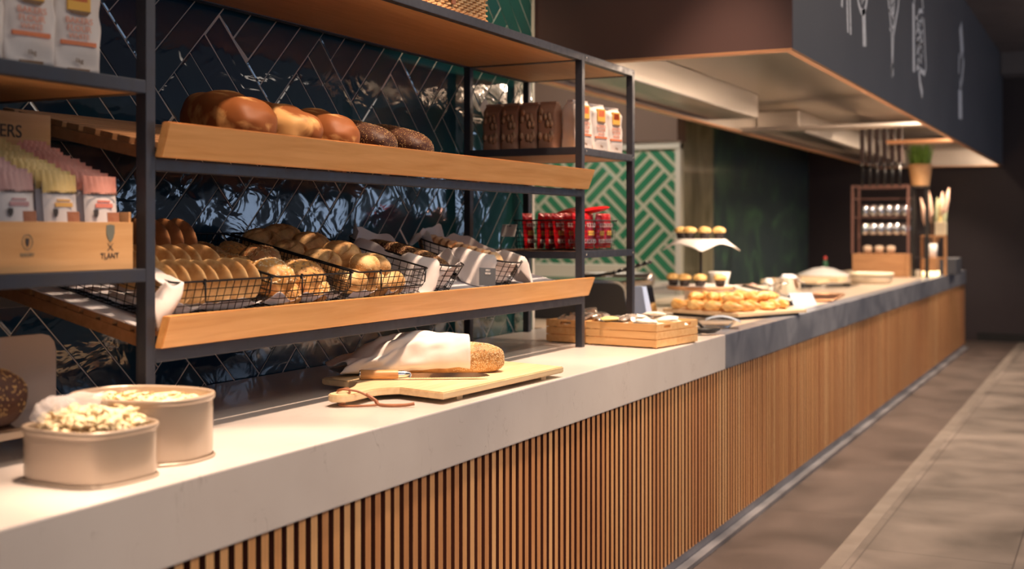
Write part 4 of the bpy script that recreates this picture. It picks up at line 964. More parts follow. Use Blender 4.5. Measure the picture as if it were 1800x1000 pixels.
# ------------------------------------------------------------------ wooden crates
def crate(label, x, y, rz, L, Wd, Hh=.100):
    t = thing('wooden_crate', label, 'crate', (x, y, TOP), rz, 'wooden crates on the end of the white worktop'); th = .008; bh = (Hh-.014)/3
    for k in range(3):
        z0 = .006+k*(bh+.003); z1 = z0+bh
        for yy in (0, Wd-th): MB().box((th, yy, z0), (L-th, yy+th, z1), bev=.001).build('side_board', M_crate, t)
        for xx in (0, L-th):
            mb = MB()
            if k < 2: mb.box((xx, 0, z0), (xx+th, Wd, z1), bev=.001)
            else:
                c = Wd/2; g = .028
                mb.box((xx, 0, z0), (xx+th, c-g, z1)); mb.box((xx, c+g, z0), (xx+th, Wd, z1)); mb.box((xx, c-g, z0), (xx+th, c+g, z0+.010)); mb.box((xx, c-g, z1-.007), (xx+th, c+g, z1))
            mb.build('end_board', M_crate, t)
    for xx in (th, L-th-.012):
        for yy in (th, Wd-th-.012): MB().box((xx, yy, .0005), (xx+.012, yy+.012, Hh-.006)).build('corner_post', M_crate, t)
    MB().box((th+.0005, th+.0005, .004), (L-th-.0005, Wd-th-.0005, .0075)).build('bottom', M_crate, t)
    return t
CA = -.16
ux, uy = Vector((math.cos(CA), math.sin(CA))), Vector((-math.sin(CA), math.cos(CA)))
pA = Vector((-.382, 4.690)); pB = pA+uy*.1795; pC = pA+ux*(-.005)
crate('wooden slatted crate of white packets, in front beside the black post', pA.x, pA.y, CA, .335, .178)
crate('wooden slatted crate of white packets directly behind the front crate', pB.x, pB.y, CA, .335, .178)
crate('shaded wooden slatted crate of foil wrapped sweets behind the black post', pC.x, pC.y, CA+math.pi/2, .335, .192)
M_foil = mat('clear_foil', (0.78, 0.76, 0.74), .12, .7, bump=.9, bscale=20, bdist=.012, col2=(0.45, 0.38, 0.32), scale=12)
M_wp = mat('white_packet', (0.84, 0.80, 0.72), .35, bump=.5, bscale=14, bdist=.006); M_wy = mat('yellow_packet', (0.85, 0.72, 0.30), .35, bump=.5, bscale=14, bdist=.006)
def packet(L, Wd, Hh, m, name, seed=1):
    mb = MB()
    for s in (1, -1):
        mb.grid(lambda u, v: ((u-.5)*L*s, (v-.5)*Wd, s*Hh/2*(math.sin(u*3.1416)**.5 if 0 < u < 1 else 0)*(math.sin(v*3.1416)**.6 if 0 < v < 1 else 0)+.002*noise.noise(Vector((u*7, v*7, seed)))), 14, 10)
    return link(name, mb.mesh(m, name))
wpk = packet(.105, .06, .022, M_wp, 'white_packet'); ypk = packet(.08, .06, .020, M_wy, 'yellow_packet'); fpk = packet(.075, .055, .026, M_foil, 'foil_packet', 4)
def at(p, a, b, z): q = p+ux*a+uy*b; return (q.x, q.y, TOP+z)
L1 = [('front crate', pA), ('rear crate', pB)]; used = False
posn = ['front left', 'front middle', 'front right', 'back left', 'back middle', 'back right', 'top left', 'top right', 'topmost']
for nm, p in L1:
    for k in range(9):
        a = (.085, .175, .265)[k % 3] if k < 6 else (.12, .225, .17)[k-6]; b = (.055 if k < 3 else .135) if k < 6 else (.09, .10, .10)[k-6]
        M = T(*at(p, a, b, (.082 if k < 6 else .102 if k < 8 else .118))) @ Rz(R.uniform(-.8, .8)+CA) @ Rx(R.uniform(-.25, .25)) @ Ry(R.uniform(-.15, .15))
        lab = 'white wrapped packet in the %s of white packets, %s' % (nm, posn[k])
        if not used: wpk.matrix_world = M; tag(wpk, lab, 'packet', 'white packets in the crates'); used = True
        else: dup(wpk, lab, M)
ypk.matrix_world = T(*at(pA, .10, .03, .110)) @ Rz(.5); tag(ypk, 'yellow packet lying among the white packets at the crate front', 'packet')
used = False; row = ['nearest row', 'second row', 'third row', 'furthest row']
for k in range(16):
    i, j = k % 4, k//4
    q = pC-ux*(.040+.038*i)+uy*(.045+.085*j)
    M = T(q.x, q.y, TOP+.090+R.uniform(-.004, .022)) @ Rz(R.uniform(0, 3)) @ Rx(R.uniform(-.7, .7)) @ Ry(R.uniform(-.5, .5))
    lab = 'shiny foil sachet in the shaded crate, %s, %s' % (row[j], ['rightmost', 'second from the right', 'third from the right', 'leftmost'][i])
    if not used: fpk.matrix_world = M; tag(fpk, lab, 'sachet', 'foil sachets'); used = True
    else: dup(fpk, lab, M)
for k in range(5):
    M = T(*at(pA, .03+.05*k*.8, .06+.02*(k % 3), .098+.004*k)) @ Rz(R.uniform(0, 3)) @ Rx(R.uniform(-.6, .6)); dup(fpk, 'shiny foil sachet strewn at the left of the front crate, %s' % ORD[k], M)

# ------------------------------------------------------------------ red packets in a wire basket
F = T(-.385, 4.665, SZ) @ Rz(math.pi/2+.0)
rb_ = wire_basket('wire_basket', 'black wire basket packed with shiny red packets on the right shelf', T(-.672, 4.62, SZ+.0) , .40, .292, .125, 14, 18, 7, .010, handle=False)
M_redf = mat('red_foil', (0.62, 0.012, 0.018), .18, .25, bump=.9, bscale=16, bdist=.010)
rp = MB()
for s in (1, -1):
    rp.grid(lambda u, v: (s*.013*(math.sin(u*3.1416)**.5 if 0 < u < 1 else 0)*(math.sin(min(1, v*1.0)*3.1416)**.35 if 0 < v < 1 else 0), (u-.5)*.088*s, v*.150), 12, 14)
rpo = link('red_packet', rp.mesh(M_redf, 'red_packet'))
for z in (.030, .098): link('lettering', text_mesh('ROOD', .026, M_white), rpo, mat=T(.0135, 0, z) @ FACE_X)
MB().box((.0120, -.025, .055), (.0135, .025, .075)).build('printed_band', M_yel, rpo)
for i in range(4):
    for j in range(6):
        M = T(-.402-.046*j+R.uniform(-.004, .004), 4.68+.099*i, SZ+.006) @ Rz(R.uniform(-.12, .12)) @ Ry(R.uniform(-.12, .12))
        lab = 'red packet in the wire basket, %s column, %s row' % (['leftmost', 'second', 'third', 'rightmost'][i], nthb[j])
        if i+j == 0: rpo.matrix_world = M; tag(rpo, lab, 'packet', 'shiny red packets in the basket')
        else: dup(rpo, lab, M)
for k, (x, y) in enumerate(((-.47, 4.78), (-.58, 4.92))):
    dup(rpo, ['red packet lying flat on top of the others, front', 'red packet lying flat on top of the others, back'][k], T(x, y, SZ+.158) @ Rz(.5+k) @ Ry(math.pi/2-.15))

# ------------------------------------------------------------------ wicker hamper on the top shelf
hm = thing('wicker_hamper', 'woven wicker hamper with leather strap standing on the top shelf of the rack', 'hamper', (-.60, 3.47, 2.1155))
M_wick = mat('wicker', (0.58, 0.33, 0.14), .5, col2=(0.78, 0.54, 0.28), scale=18); M_wickd = mat('wicker_rim', (0.52, 0.24, 0.09), .45, col2=(0.70, 0.38, 0.16), scale=16)
mb = MB(); X0, X1, Y0, Y1 = -.19, .19, -.37, .37
per = []
NX, NY = 16, 34
for i in range(NY): per.append((X1, Y0+(Y1-Y0)*i/NY))
for i in range(NX): per.append((X1-(X1-X0)*i/NX, Y1))
for i in range(NY): per.append((X0, Y1-(Y1-Y0)*i/NY))
for i in range(NX): per.append((X0+(X1-X0)*i/NX, Y0))
NP = len(per)
for r_ in range(22):
    z = .030+.0095*r_; pts = []
    for i, (x, y) in enumerate(per):
        o_ = .0055*(1 if (i+r_) % 2 else -1); nx = (1 if x >= X1-.001 else -1 if x <= X0+.001 else 0); ny = (1 if y >= Y1-.001 else -1 if y <= Y0+.001 else 0)
        pts.append((x+nx*o_, y+ny*o_, z))
    mb.tube(pts, .0042, 5, closed=True)
mb.build('woven_side', M_wick, hm)
mb = MB()
for i, (x, y) in enumerate(per): mb.tube([(x, y, .004), (x, y, .245)], .003, 4)
mb.build('stake', M_wickd, hm); hm.children[-1]['kind'] = 'stuff'
mb = MB()
for z, ph in ((.006, 0), (.018, 0), (.247, 1)):
    for q in (0, 1):
        pts = []
        for i, (x, y) in enumerate(per):
            for s in (0, .5):
                x2, y2 = per[(i+1) % NP]; xx, yy = x+(x2-x)*s, y+(y2-y)*s; a = (i+s)*2.2+q*math.pi
                pts.append((xx*1.02+.0+.004*math.cos(a)*(1 if abs(xx) > .18 else 0), yy*1.01, z+.0045+.004*math.sin(a)))
        mb.tube(pts, .0045, 6, closed=True)
mb.build('braided_rim', M_wickd, hm)
MB().box((X0+.01, Y0+.01, .0), (X1-.01, Y1-.01, .004)).build('bottom', M_wick, hm)
tag(MB().box((X1+.009, .11, .04), (X1+.014, .135, .25), bev=.002).build('strap', M_leather, hm), 'brown leather strap')

# ------------------------------------------------------------------ far counter
FT = TOP-.0028   # height of the work surface
G = T
am = thing('curved_appliance', 'dark fronted steel appliance with a curved top corner behind the crates', 'appliance', (-1.0, 6.0, FT))
def prof(x1, zt, r, s=0): return [(-.40, 0), (x1+.03, 0)]+[(x1-r+r*math.cos(rad(a)), zt-r+r*math.sin(rad(a))) for a in range(0, 91, 15)]+[(-.40, zt)]
XZ = Matrix(((1, 0, 0, 0), (0, 0, -1, 0), (0, 1, 0, 0), (0, 0, 0, 1)))
MB().prism(prof(.30, .212, .07), -.40, 0, XZ).build('housing', M_chrome, am)
MB().prism(prof(.285, .198, .06), 0, .006, XZ).build('front_panel', mat('dark_glass_front', (0.055, 0.052, 0.052), .25), am)
ct = thing('tapered_carton', 'pale blue tapered carton beside the dark fronted appliance', 'carton', (-.62, 6.0, FT))
MB().add([(-.04, -.04, 0), (.05, -.04, 0), (.05, .05, 0), (-.04, .05, 0), (-.035, -.03, .185), (.015, -.03, .185), (.015, .03, .185), (-.035, .03, .185)], [(0, 3, 2, 1), (4, 5, 6, 7), (0, 1, 5, 4), (1, 2, 6, 5), (2, 3, 7, 6), (3, 0, 4, 7)]).build('body', mat('pale_blue_carton', (0.48, 0.60, 0.86), .3), ct)
tg = thing('serving_tongs', 'knobbly black serving tongs resting on top of the curved appliance', 'tongs', (-.95, 6.2, 1.135))
mb = MB(); mb.tube([(-.10, 0, 0), (.10, 0, .03), (.30, 0, .085)], .006, 6)
for k in range(12): mb.lathe([(.0001, -.012), (.011, -.006), (.012, .004), (.0001, .012)], 8, T(.10+.018*k, (k % 2)*.02, .032+.0052*k))
mb.build('tongs_arm', M_black, tg); MB().tube([(-.10, .03, .0), (.08, .02, .01)], .005, 6).build('tongs_arm', M_chrome, tg)
cyl = thing('steel_cylinder', 'horizontal steel cylinder ending in front of the green tiles', 'steel cylinder', (-1.76, 8.5, 1.03))
for x in (-.2, .2): MB().box((x-.01, -.03, -.15), (x+.01, .03, -.052)).build('support', M_chrome, cyl)
MB().lathe([(.0001, -.30), (.05, -.30), (.055, -.29), (.055, .28), (.05, .30), (.0001, .30)], 24, Ry(math.pi/2)).build('tube', M_steel, cyl)
bb = thing('back_bench', 'pale kitchen back bench in front of the green tiled wall', 'bench', (-2.7, 10.2, 0))
MB().box((-.88, -.6, 0), (.60, .68, .88)).build('cabinet', mat('bench_grey', (0.35, 0.33, 0.30), .5), bb)
MB().box((-.88, -.62, .8805), (.62, .68, .92), bev=.004).build('benchtop', mat('bench_cream', (0.55, 0.52, 0.46), .4), bb)
sb = thing('splash_ledge', 'cream ledge along the foot of the green tiles', 'ledge', (-2.6, 9.9, .921)); MB().box((-.7, -.06, 0), (.45, .10, .175), bev=.01).build('ledge', mat('ledge_cream', (0.62, 0.58, 0.48), .5), sb)
k2 = thing('side_bench', 'grey kitchen bench running behind the pastry display', 'bench', (-1.9, 7.5, 0.0))
MB().box((-.30, -2.0, 0), (.55, 1.8, .84)).build('cabinet', mat('bench_dark', (0.16, 0.15, 0.14), .5), k2); MB().box((-.31, -2.0, .8405), (.56, 1.8, .88), bev=.003).build('benchtop', mat('bench_stone', (0.40, 0.38, 0.34), .35), k2)

# ladle and rest at the joint of the two worktops
ld = thing('serving_spoon', 'black serving spoon on a dark rest at the end of the white worktop', 'spoon', (-.075, 5.385, TOP))
MB().lathe([(.0001, .001), (.026, .004), (.042, .016), (.046, .024), (.042, .024), (.026, .012), (.0001, .009)], 24, T(.012, -.03, .006) @ Rz(.9) @ Sc(1.45, .85, 1)).build('bowl', M_black, ld)
MB().tube([(-.015, .005, .026), (-.05, .06, .034), (-.10, .15, .044)], .008, 8).build('handle', M_black, ld)
MB().lathe([(.0001, .001), (.045, .001), (.052, .008), (.048, .008), (.0001, .004)], 24, T(-.085, .03, 0)).build('rest', M_black, ld)
tp_ = thing('flat_tray', 'flat dark rimmed tray lying in front of the pastry board', 'tray', (-.36, 5.85, FT), .2)
MB().box((-.25, -.16, .001), (.25, .30, .006), bev=.002).build('base', M_steel, tp_)
MB().tube([(-.25, -.16, .012), (.25, -.16, .012), (.25, .30, .012), (-.25, .30, .012)], .006, 6, closed=True).build('rim', M_chrome, tp_)
nc = MB(); nc.grid(lambda u, v: ((u-.5)*.17, (v-.5)*.13, .030+.03*math.sin(u*2.6+.4)), 10, 6); o = nc.build('folded_card', M_bluegrey, loc=(-.12, 5.78, FT), rot=(0, 0, .3)); solid(o, .002); tag(o, 'pale blue folded cloth on the flat tray behind the black spoon', 'cloth')

# pastry board
pb = thing('pastry_board', 'pale wooden board piled with pastries on the far counter', 'board', mat=T(-.20, 6.33, FT) @ Rz(math.atan2(.909, .416)))
MB().box((0.03, 0.03, 0.0), (.55, .50, .016)).build('black_tray', M_black, pb)
MB().box((0, 0, .0165), (.58, .55, .036), bev=.004).build('board', M_boardp, pb)
PM = T(-.20, 6.33, FT+.0365) @ Rz(math.atan2(.909, .416))
def cfn(q, p):
    q.y += .030*(1-(p.x)**2)*1.0; k = 1-.32*abs(p.x)**1.6; q.z *= k; q.y = q.y*1.0; q *= 1+.05*math.sin(p.x*13); return q
pcr = blob(.135, .062, .056, 71, .04, 20, 2.0, .2, 3, cfn); pco = link('croissant', pcr.mesh(C_pastry, 'croissant'))
def dfn(q, p): q.z += .010*math.cos(math.hypot(p.x, p.y)*9)*(1 if p.z > 0 else 0); return q
pda = blob(.10, .085, .045, 73, .07, 20, 2.0, .2, 3, dfn); pdo = link('danish', pda.mesh(C_pastry, 'danish'))
MB().lathe([(.0001, .010), (.016, .008), (.020, 0)], 10, T(0, 0, .040)).build('jam_filling', mat('jam', (0.45, 0.03, 0.02), .2), pdo)
ue = [False, False]; rowsn = ['near edge', 'second', 'third', 'far edge']; rr = random.Random(5); cnt = 0
for j in range(4):
    for i in range(6):
        w = 1 if (i*3+j*5) % 7 == 2 else 0
        M = PM @ T(.055+.092*i+rr.uniform(-.008, .008), .08+.125*j, .001) @ Rz(rr.uniform(-.6, .6)+1.2) @ Sc(1, 1, rr.uniform(.95, 1.15))
        nm = 'jam danish' if w else 'golden croissant'; lab = '%s in the %s row on the pastry board, %s' % (nm, rowsn[j], ORD[i]) if True else ''
        o = (pcr, pda); pr_o = (pco, pdo)[w]
        if not ue[w]: ue[w] = True; pr_o.matrix_world = M; tag(pr_o, lab, 'pastry', 'pastries piled on the wooden board')
        else: dup(pr_o, lab, M)
for j in range(3):
    for i in range(5):
        M = PM @ T(.10+.092*i+rr.uniform(-.01, .01), .13+.12*j, .044) @ Rz(rr.uniform(-1, 1)+.6) @ Rx(rr.uniform(-.2, .2))
        dup(pco, 'golden croissant in the upper layer of the pile, %s row, %s' % (['near', 'middle', 'far'][j], ORD[i]), M)

# two tier stand with muffins
sd = thing('cake_stand', 'two tier muffin stand with round wooden lower tier and central pole', 'cake stand', (-.744, 7.4, FT))
MB().tube([(0, 0, 0), (0, 0, .425)], .008, 8).build('pole', M_black, sd)
MB().box((-.09, -.05, .0), (.03, .05, .105), bev=.004).build('pedestal', M_white, sd)
tag(MB().lathe([(.0001, .106), (.205, .106), (.212, .114), (.212, .122), (.205, .128), (.0001, .128)], 40).build('lower_tier', wood('stand_wood', (.46, .24, .12), (.56, .32, .17), 'X', .5), sd), 'round wooden lower tier')
MB().lathe([(.0001, .405), (.150, .405), (.155, .410), (.150, .418), (.0001, .418)], 36).build('upper_tier', wood('stand_wood_b', (.46, .24, .12), (.56, .32, .17), 'X', .5), sd)
def drapefn(rad_, H0, drop, rot):
    def fn(u, v):
        a = 2*math.pi*u; s = max(abs(math.cos(a+rot)), abs(math.sin(a+rot))); L = rad_/s; r = L*v
        if r < .153: return (r*math.cos(a), r*math.sin(a), H0)
        k = r-.153; f = .153+k*.74; return (f*math.cos(a), f*math.sin(a), H0-k*.62+.006*math.sin(a*8)*k*8)
    return fn
mb = MB(); mb.grid(drapefn(.202, .4205, .1, .478), 72, 16, closed_u=True); o = mb.build('napkin', M_napkin, loc=(-.744, 7.4, FT)); solid(o, .0015, 1); tag(o, 'white napkin draped over the upper tier of the muffin stand', 'napkin')
mb = MB(); mb.grid(lambda u, v: (lambda r, a: (r*math.cos(a), r*math.sin(a), .1305+.05*max(0, r-.19)))(.185/max(abs(math.cos(2*math.pi*u+.6)), abs(math.sin(2*math.pi*u+.6)))*v, 2*math.pi*u), 60, 10, closed_u=True); o = mb.build('napkin', M_napkin, loc=(-.744, 7.4, FT)); solid(o, .0015, 1); tag(o, 'white napkin under the muffins on the lower tier', 'napkin')
M_cup = mat('dark_baking_cup', (0.035, 0.025, 0.025), .6); C_muff = crust('muffin_top', (0.62, 0.34, 0.10), (0.88, 0.62, 0.26), 22, (.35, .6))
mf = thing('muffin', 'muffin', 'muffin')
mb = MB(); n = 40; mb.lathe([(.0001, .0), (.026, .0), (.036, .048), (.034, .048), (.0001, .040)], 40)
for i, v in enumerate(mb.v):
    if (i % 2): v.x *= .94; v.y *= .94
mb.build('baking_cup', M_cup, mf)
b = blob(.084, .084, .050, 81, .10, 24, 2.2, .5, 3); b.build('muffin_top', C_muff, mf, loc=(0, 0, .036))
up = [(-.118, -.03), (-.040, -.10), (.055, -.095), (.120, -.01), (.03, .10), (-.08, .09)]
lo = [(-.150, -.09), (-.055, -.155), (.045, -.155), (.150, -.085), (.12, .10), (-.12, .10)]
un = ['leftmost', 'second from the left', 'third from the left', 'rightmost', 'hidden at the back right', 'hidden at the back left']
for k, (x, y) in enumerate(up[:4]):
    lab = 'golden topped muffin on the upper tier of the stand, '+un[k]
    if k == 0: mf.location = (-.744+x, 7.4+y, FT+.4225); mf.rotation_euler = (0, 0, .4); tag(mf, lab, 'muffin', 'muffins on the tiered stand')
    else: dup(mf, lab, loc=(-.744+x, 7.4+y, FT+.4225), rot=(0, 0, k))
for k, (x, y) in enumerate(lo[:4]): dup(mf, 'golden topped muffin on the lower tier of the stand, '+un[k], loc=(-.744+x, 7.4+y, FT+.1325), rot=(0, 0, k+.5))
def lathe_thing(name, label, cat, loc, prof_, m, n=28, sx=1, sy=1, group=None):
    return tag(MB().lathe(prof_, n, sx=sx, sy=sy).build(name, m, loc=loc), label, cat, group)
lathe_thing('white_bowl', 'white bowl standing behind the lower tier of muffins', 'bowl', (-.76, 7.85, FT), [(.0001, 0), (.05, .0), (.06, .14), (.075, .20), (.071, .20), (.05, .14), (.0001, .13)], M_white)
# steel tray, shaker and pot beside the stand
s1 = thing('chafing_tray', 'white rimmed sloping tray propped up between the muffins and the steel pot', 'tray', mat=T(-.42, 7.6, FT+.080) @ Ry(.2))
MB().box((-.20, -.01, -.006), (.20, .03, .006), bev=.003).build('white_rim', M_white, s1); MB().box((-.19, .03, -.005), (.19, .30, .0), bev=.001).build('tray_base', M_steel, s1)
for x in (-.17, .17): MB().tube([(x, .28, -.005), (x, .28, -.070+x*.18), ], .005, 6).build('leg', M_chrome, s1)
s2 = thing('steel_pan', 'shiny steel pan of mixed food behind the sloping tray', 'pan', (-.66, 8.3, FT)); MB().lathe([(.0001, .0), (.10, 0), (.12, .10), (.125, .102), (.115, .10), (.095, .06), (.0001, .06)], 32).build('pan', M_chrome, s2)
MB().tube([(.11, 0, .09), (.25, -.02, .12)], .008, 8).build('handle', M_chrome, s2)
rr = random.Random(3); mb = MB()
for i in range(60):
    a = rr.random()*6.28; q = rr.random()**.5*.085; mb.lathe([(.0001, -.008), (.010, 0), (.0001, .008)], 6, T(q*math.cos(a), q*math.sin(a), .066+rr.random()*.045*(1-q*8)) @ Rx(rr.random()*3))
o = mb.build('mixed_food', mat('mixed_food', (.75, .55, .5), .4, col2=(.6, .2, .1), scale=20), loc=(-.66, 8.3, FT)); tag(o, 'pale and orange pieces heaped in the shiny steel pan', 'food', kind='stuff')
lathe_thing('white_shaker', 'white shaker standing left of the steel pot', 'shaker', (-.665, 8.75, FT), [(.0001, 0), (.035, 0), (.036, .09), (.028, .12), (.018, .128), (.0001, .13)], M_white)
pt = thing('steel_pot', 'steel pot with crumpled pale paper inside, right of the white shaker', 'pot', (-.56, 8.9, FT)); MB().lathe([(.0001, 0), (.085, 0), (.09, .01), (.09, .125), (.096, .13), (.088, .13), (.082, .12), (.082, .02), (.0001, .02)], 36).build('body', M_chrome, pt); MB().tube([(.09, 0, .10), (.12, 0, .09), (.12, 0, .05), (.09, 0, .04)], .006, 6).build('handle', M_chrome, pt)
b = blob(.155, .15, .15, 91, .25, 18, 2.0, .2, 4); o = b.build('crumpled_paper', M_paper, loc=(-.56, 8.9, FT+.021)); tag(o, 'crumpled pale paper bulging out of the steel pot', 'paper')
cd = MB(); cd.add([(-.09, 0, 0), (.09, 0, 0), (.09, .05, .075), (-.09, .05, .075), (-.09, .10, 0), (.09, .10, 0)], [(0, 1, 2, 3), (3, 2, 5, 4)]); o = cd.build('tent_card', M_bluegrey, loc=(-.17, 7.75, FT), rot=(0, 0, .9)); solid(o, .003, 1); tag(o, 'blank blue grey tent card right of the pastry board', 'sign')
cp = thing('copper_tray', 'shallow dark copper tray near the edge of the stone worktop', 'tray', (-.23, 8.5, FT), .1); MB().box((-.11, -.35, .001), (.11, .45, .012), bev=.004).build('base', mat('dark_copper', (.25, .13, .09), .3, .8), cp); MB().tube([(-.11, -.35, .014), (.11, -.35, .014), (.11, .45, .014), (-.11, .45, .014)], .005, 6, closed=True).build('rim', M_copper, cp)
for k, (x, y, w, l, z) in enumerate(((-.75, 9.9, .42, .60, .030), (-.50, 10.3, .30, .5, .022))):
    t = thing('flat_steel_cover', ['wide steel tray lid left of the middle of the far counter', 'narrow steel tray lid in front of the cream dish'][k], 'lid', (x, y, FT)); MB().box((-w/2, -l/2, .001), (w/2, l/2, z), bev=.008).build('lid', M_chrome, t); MB().box((-w*.3, -l/2-.012, z*.4), (w*.3, -l/2-.0005, z*.6)).build('lip', M_chrome, t)
for k, (x, y, w, l, z0) in enumerate(((-1.0, 11.0, .50, .50, 0), (-.95, 11.6, .5, .42, 0))):
    t = tag(MB().box((x-w/2, y-l/2, FT+.0005), (x+w/2, y+l/2, FT+.035), bev=.004).build('serving_board', M_boardp), ['flat pale serving board, nearer of two on the far counter', 'flat pale serving board, further of two on the far counter'][k], 'board', 'serving boards on the far counter')
lathe_thing('white_platter', 'large white oval platter with a domed heap left of the wooden box rack', 'platter', (-1.02, 12.25, FT), [(.0001, 0), (.18, 0), (.26, .03), (.25, .035), (.20, .055), (.10, .095), (.0001, .11)], M_white)
dsh = thing('round_dish', 'cream round dish with a bright rim at the foot of the wooden box', 'dish', (-.37, 11.2, FT)); MB().lathe([(.0001, 0), (.165, 0), (.175, .01), (.185, .075), (.165, .075), (.155, .05), (.0001, .05)], 40).build('dish', mat('cream_ceramic', (.62, .50, .36), .4), dsh)
tag(MB().lathe([(.185, .0752), (.195, .080), (.195, .092), (.185, .098), (.165, .095), (.160, .080), (.165, .0752)], 40).build('rim', mat('ivory_rim', (.90, .82, .62), .3), dsh), 'ivory rim')
bt = thing('sauce_bottle', 'small red and green bottle on the back of the far counter', 'bottle', (-1.16, 13.0, FT)); MB().lathe([(.0001, 0), (.03, 0), (.03, .13), (.015, .16), (.015, .19), (.0001, .19)], 16).build('bottle', mat('green_glass', (.03, .12, .06), .2), bt)
MB().lathe([(.031, .03), (.031, .07)], 16).build('label', M_red, bt); MB().lathe([(.017, .165), (.017, .195), (.0001, .196)], 12).build('cap', M_red, bt)

# wooden box rack with hanging cups
WB = 12.76
fr = thing('wooden_box_rack', 'wooden box with a tall slim brown frame above it near the far end', 'rack', (-.56, WB, FT))
M_bw = wood('brown_box', (.36, .17, .07), (.48, .25, .11), 'X', .5); M_fr = mat('brown_metal', (.20, .10, .08), .4, .4)
MB().box((-.275, 0, 0), (.275, .36, .232), bev=.004).build('box', M_bw, fr); MB().box((.25, -.012, 0), (.285, .0, .232)).build('corner_batten', M_bw, fr)
for x in (-.275, .275):
    for y in (0.012, .35): MB().box((x-.012, y-.012, .2325), (x+.012, y+.012, .93)).build('upright', M_fr, fr)
for y in (.012, .35): MB().box((-.263, y-.010, .91), (.263, y+.010, .93)).build('top_bar', M_fr, fr)
for z in (.79, .60): MB().box((-.263, .17, z), (.263, .18, z+.01)).build('hanging_bar', M_fr, fr)
for x in (-.275, .275): MB().box((x-.01, .022, .60), (x+.01, .34, .61)).build('side_bar', M_fr, fr); MB().box((x-.01, .022, .79), (x+.01, .34, .80)).build('side_bar', M_fr, fr)
M_glassy = mat('polished_cup', (.80, .80, .82), .06, 1.0)
cup = thing('hanging_cup', 'cup', 'cup', (0, 0, 0))
MB().lathe([(.0001, -.135), (.022, -.135), (.027, -.12), (.029, -.05), (.024, -.045), (.022, -.115), (.0001, -.125)], 20).build('cup', M_glassy, cup)
MB().tube([(.029, 0, -.055), (.046, 0, -.065), (.050, 0, -.09), (.042, 0, -.112), (.028, 0, -.118)], .005, 6).build('handle', M_glassy, cup)
MB().tube([(0, 0, 0), (0, .0, -.03), (.0, .0, -.05)], .003, 5).tube([(-.026, 0, -.05), (.026, 0, -.05)], .003, 5).build('hook', M_wire, cup)
first = True
for r_, z in ((0, .60), (1, .79)):
    for k in range(6):
        lab = 'polished cup hanging in the %s row of the brown frame, %s' % (['lower', 'upper'][r_], ORD[k])
        L = (-.56-.20+.080*k+.02, WB+(.165 if r_ == 0 else .185), FT+z-.002)
        if first: cup.location = L; cup.rotation_euler = (0, 0, -.5); cup.scale = (1.25, 1.25, 1.25); tag(cup, lab, 'cup', 'polished cups hanging in the frame'); first = False
        else: dup(cup, lab, loc=L, rot=(0, 0, -.5))
for k in range(3): lathe_thing('pale_bowl', 'small pale bowl on top of the wooden box, '+['left', 'middle', 'right'][k], 'bowl', (-.70+.115*k, WB+.10, FT+.2325), [(.0001, 0), (.03, 0), (.048, .05), (.042, .075), (.0001, .085)], mat('speckled_bowl', (.72, .56, .42), .5, col2=(.5, .3, .18), scale=20) if k == 0 else bpy.data.materials['speckled_bowl'], group='pale bowls on the wooden box')
# blocks and rods hanging down from the hood
hg = thing('hanging_rail', 'dark rods and blocks hanging from the hood above the brown frame', 'hanging fixture', (-.40, 11.87, 1.80))
for k in range(6):
    x = -.17+.068*k; MB().tube([(x, 0, 0), (x, 0, .22)], .009, 8).build('rod', M_black, hg); MB().box((x-.022, -.02, .2205), (x+.022, .02, .598), bev=.004).build('block', mat('dark_brown_block', (.05, .028, .028), .4) if k == 0 else bpy.data.materials['dark_brown_block'], hg)
for k in range(6): x = -.17+.068*k; MB().lathe([(.0001, -.012), (.012, 0), (.0001, .012)], 10, T(x, -.03, .215)).build('knob', M_chrome, hg)
MB().box((-.20, -.012, -.02), (.20, .012, -.001)).build('lower_bar', M_fr, hg)
# black frame with potted grass
bf = thing('black_frame', 'narrow black frame carrying the potted grass right of the brown frame', 'frame', (-.185, 12.80, FT))
for x in (-.065, .065):
    for y in (0, .14): MB().box((x-.010, y-.01, 0.0), (x+.010, y+.01, .905)).build('upright', M_black, bf)
MB().box((-.085, -.02, .9055), (.085, .16, .915)).build('top_plate', M_black, bf)
for z in (.19, .45): MB().box((-.055, .0, z), (.055, .14, z+.008)).build('shelf', M_black, bf)
pg = thing('potted_grass', 'green grass in a ribbed tan pot on top of the black frame', 'plant', (-.185, 12.87, FT+.915))
mb = MB(); pf = [(.0001, .001), (.085, .001)]
for k in range(9): pf += [(.086+.0032*k, .006+.024*k), (.091+.0032*k, .016+.024*k)]
pf += [(.118, .222), (.108, .222), (.105, .19), (.0001, .19)]
mb.lathe(pf, 32); mb.build('pot', mat('tan_pot', (.55, .29, .12), .55, col2=(.62, .36, .17), scale=12), pg)
rr = random.Random(4); mb = MB()
for i in range(420):
    a = rr.random()*6.28; q = rr.random()**.5*.098; x, y = q*math.cos(a), q*math.sin(a); h_ = rr.uniform(.16, .29); lx, ly = rr.gauss(0, .018)+x*.25, rr.gauss(0, .018)+y*.25; w = .0035; ph = rr.random()*3
    P = [(x, y, .185), (x+lx*.3, y+ly*.3, .185+h_*.5), (x+lx, y+ly, .185+h_)]; cx_, sy_ = math.cos(ph)*w, math.sin(ph)*w
    mb.add([(P[0][0]-cx_, P[0][1]-sy_, P[0][2]), (P[0][0]+cx_, P[0][1]+sy_, P[0][2]), (P[1][0]+cx_, P[1][1]+sy_, P[1][2]), (P[1][0]-cx_, P[1][1]-sy_, P[1][2]), P[2]], [(0, 1, 2, 3), (3, 2, 4)])
mb.build('grass', mat('grass_green', (.12, .26, .03), .5, col2=(.22, .38, .06), scale=20), pg)
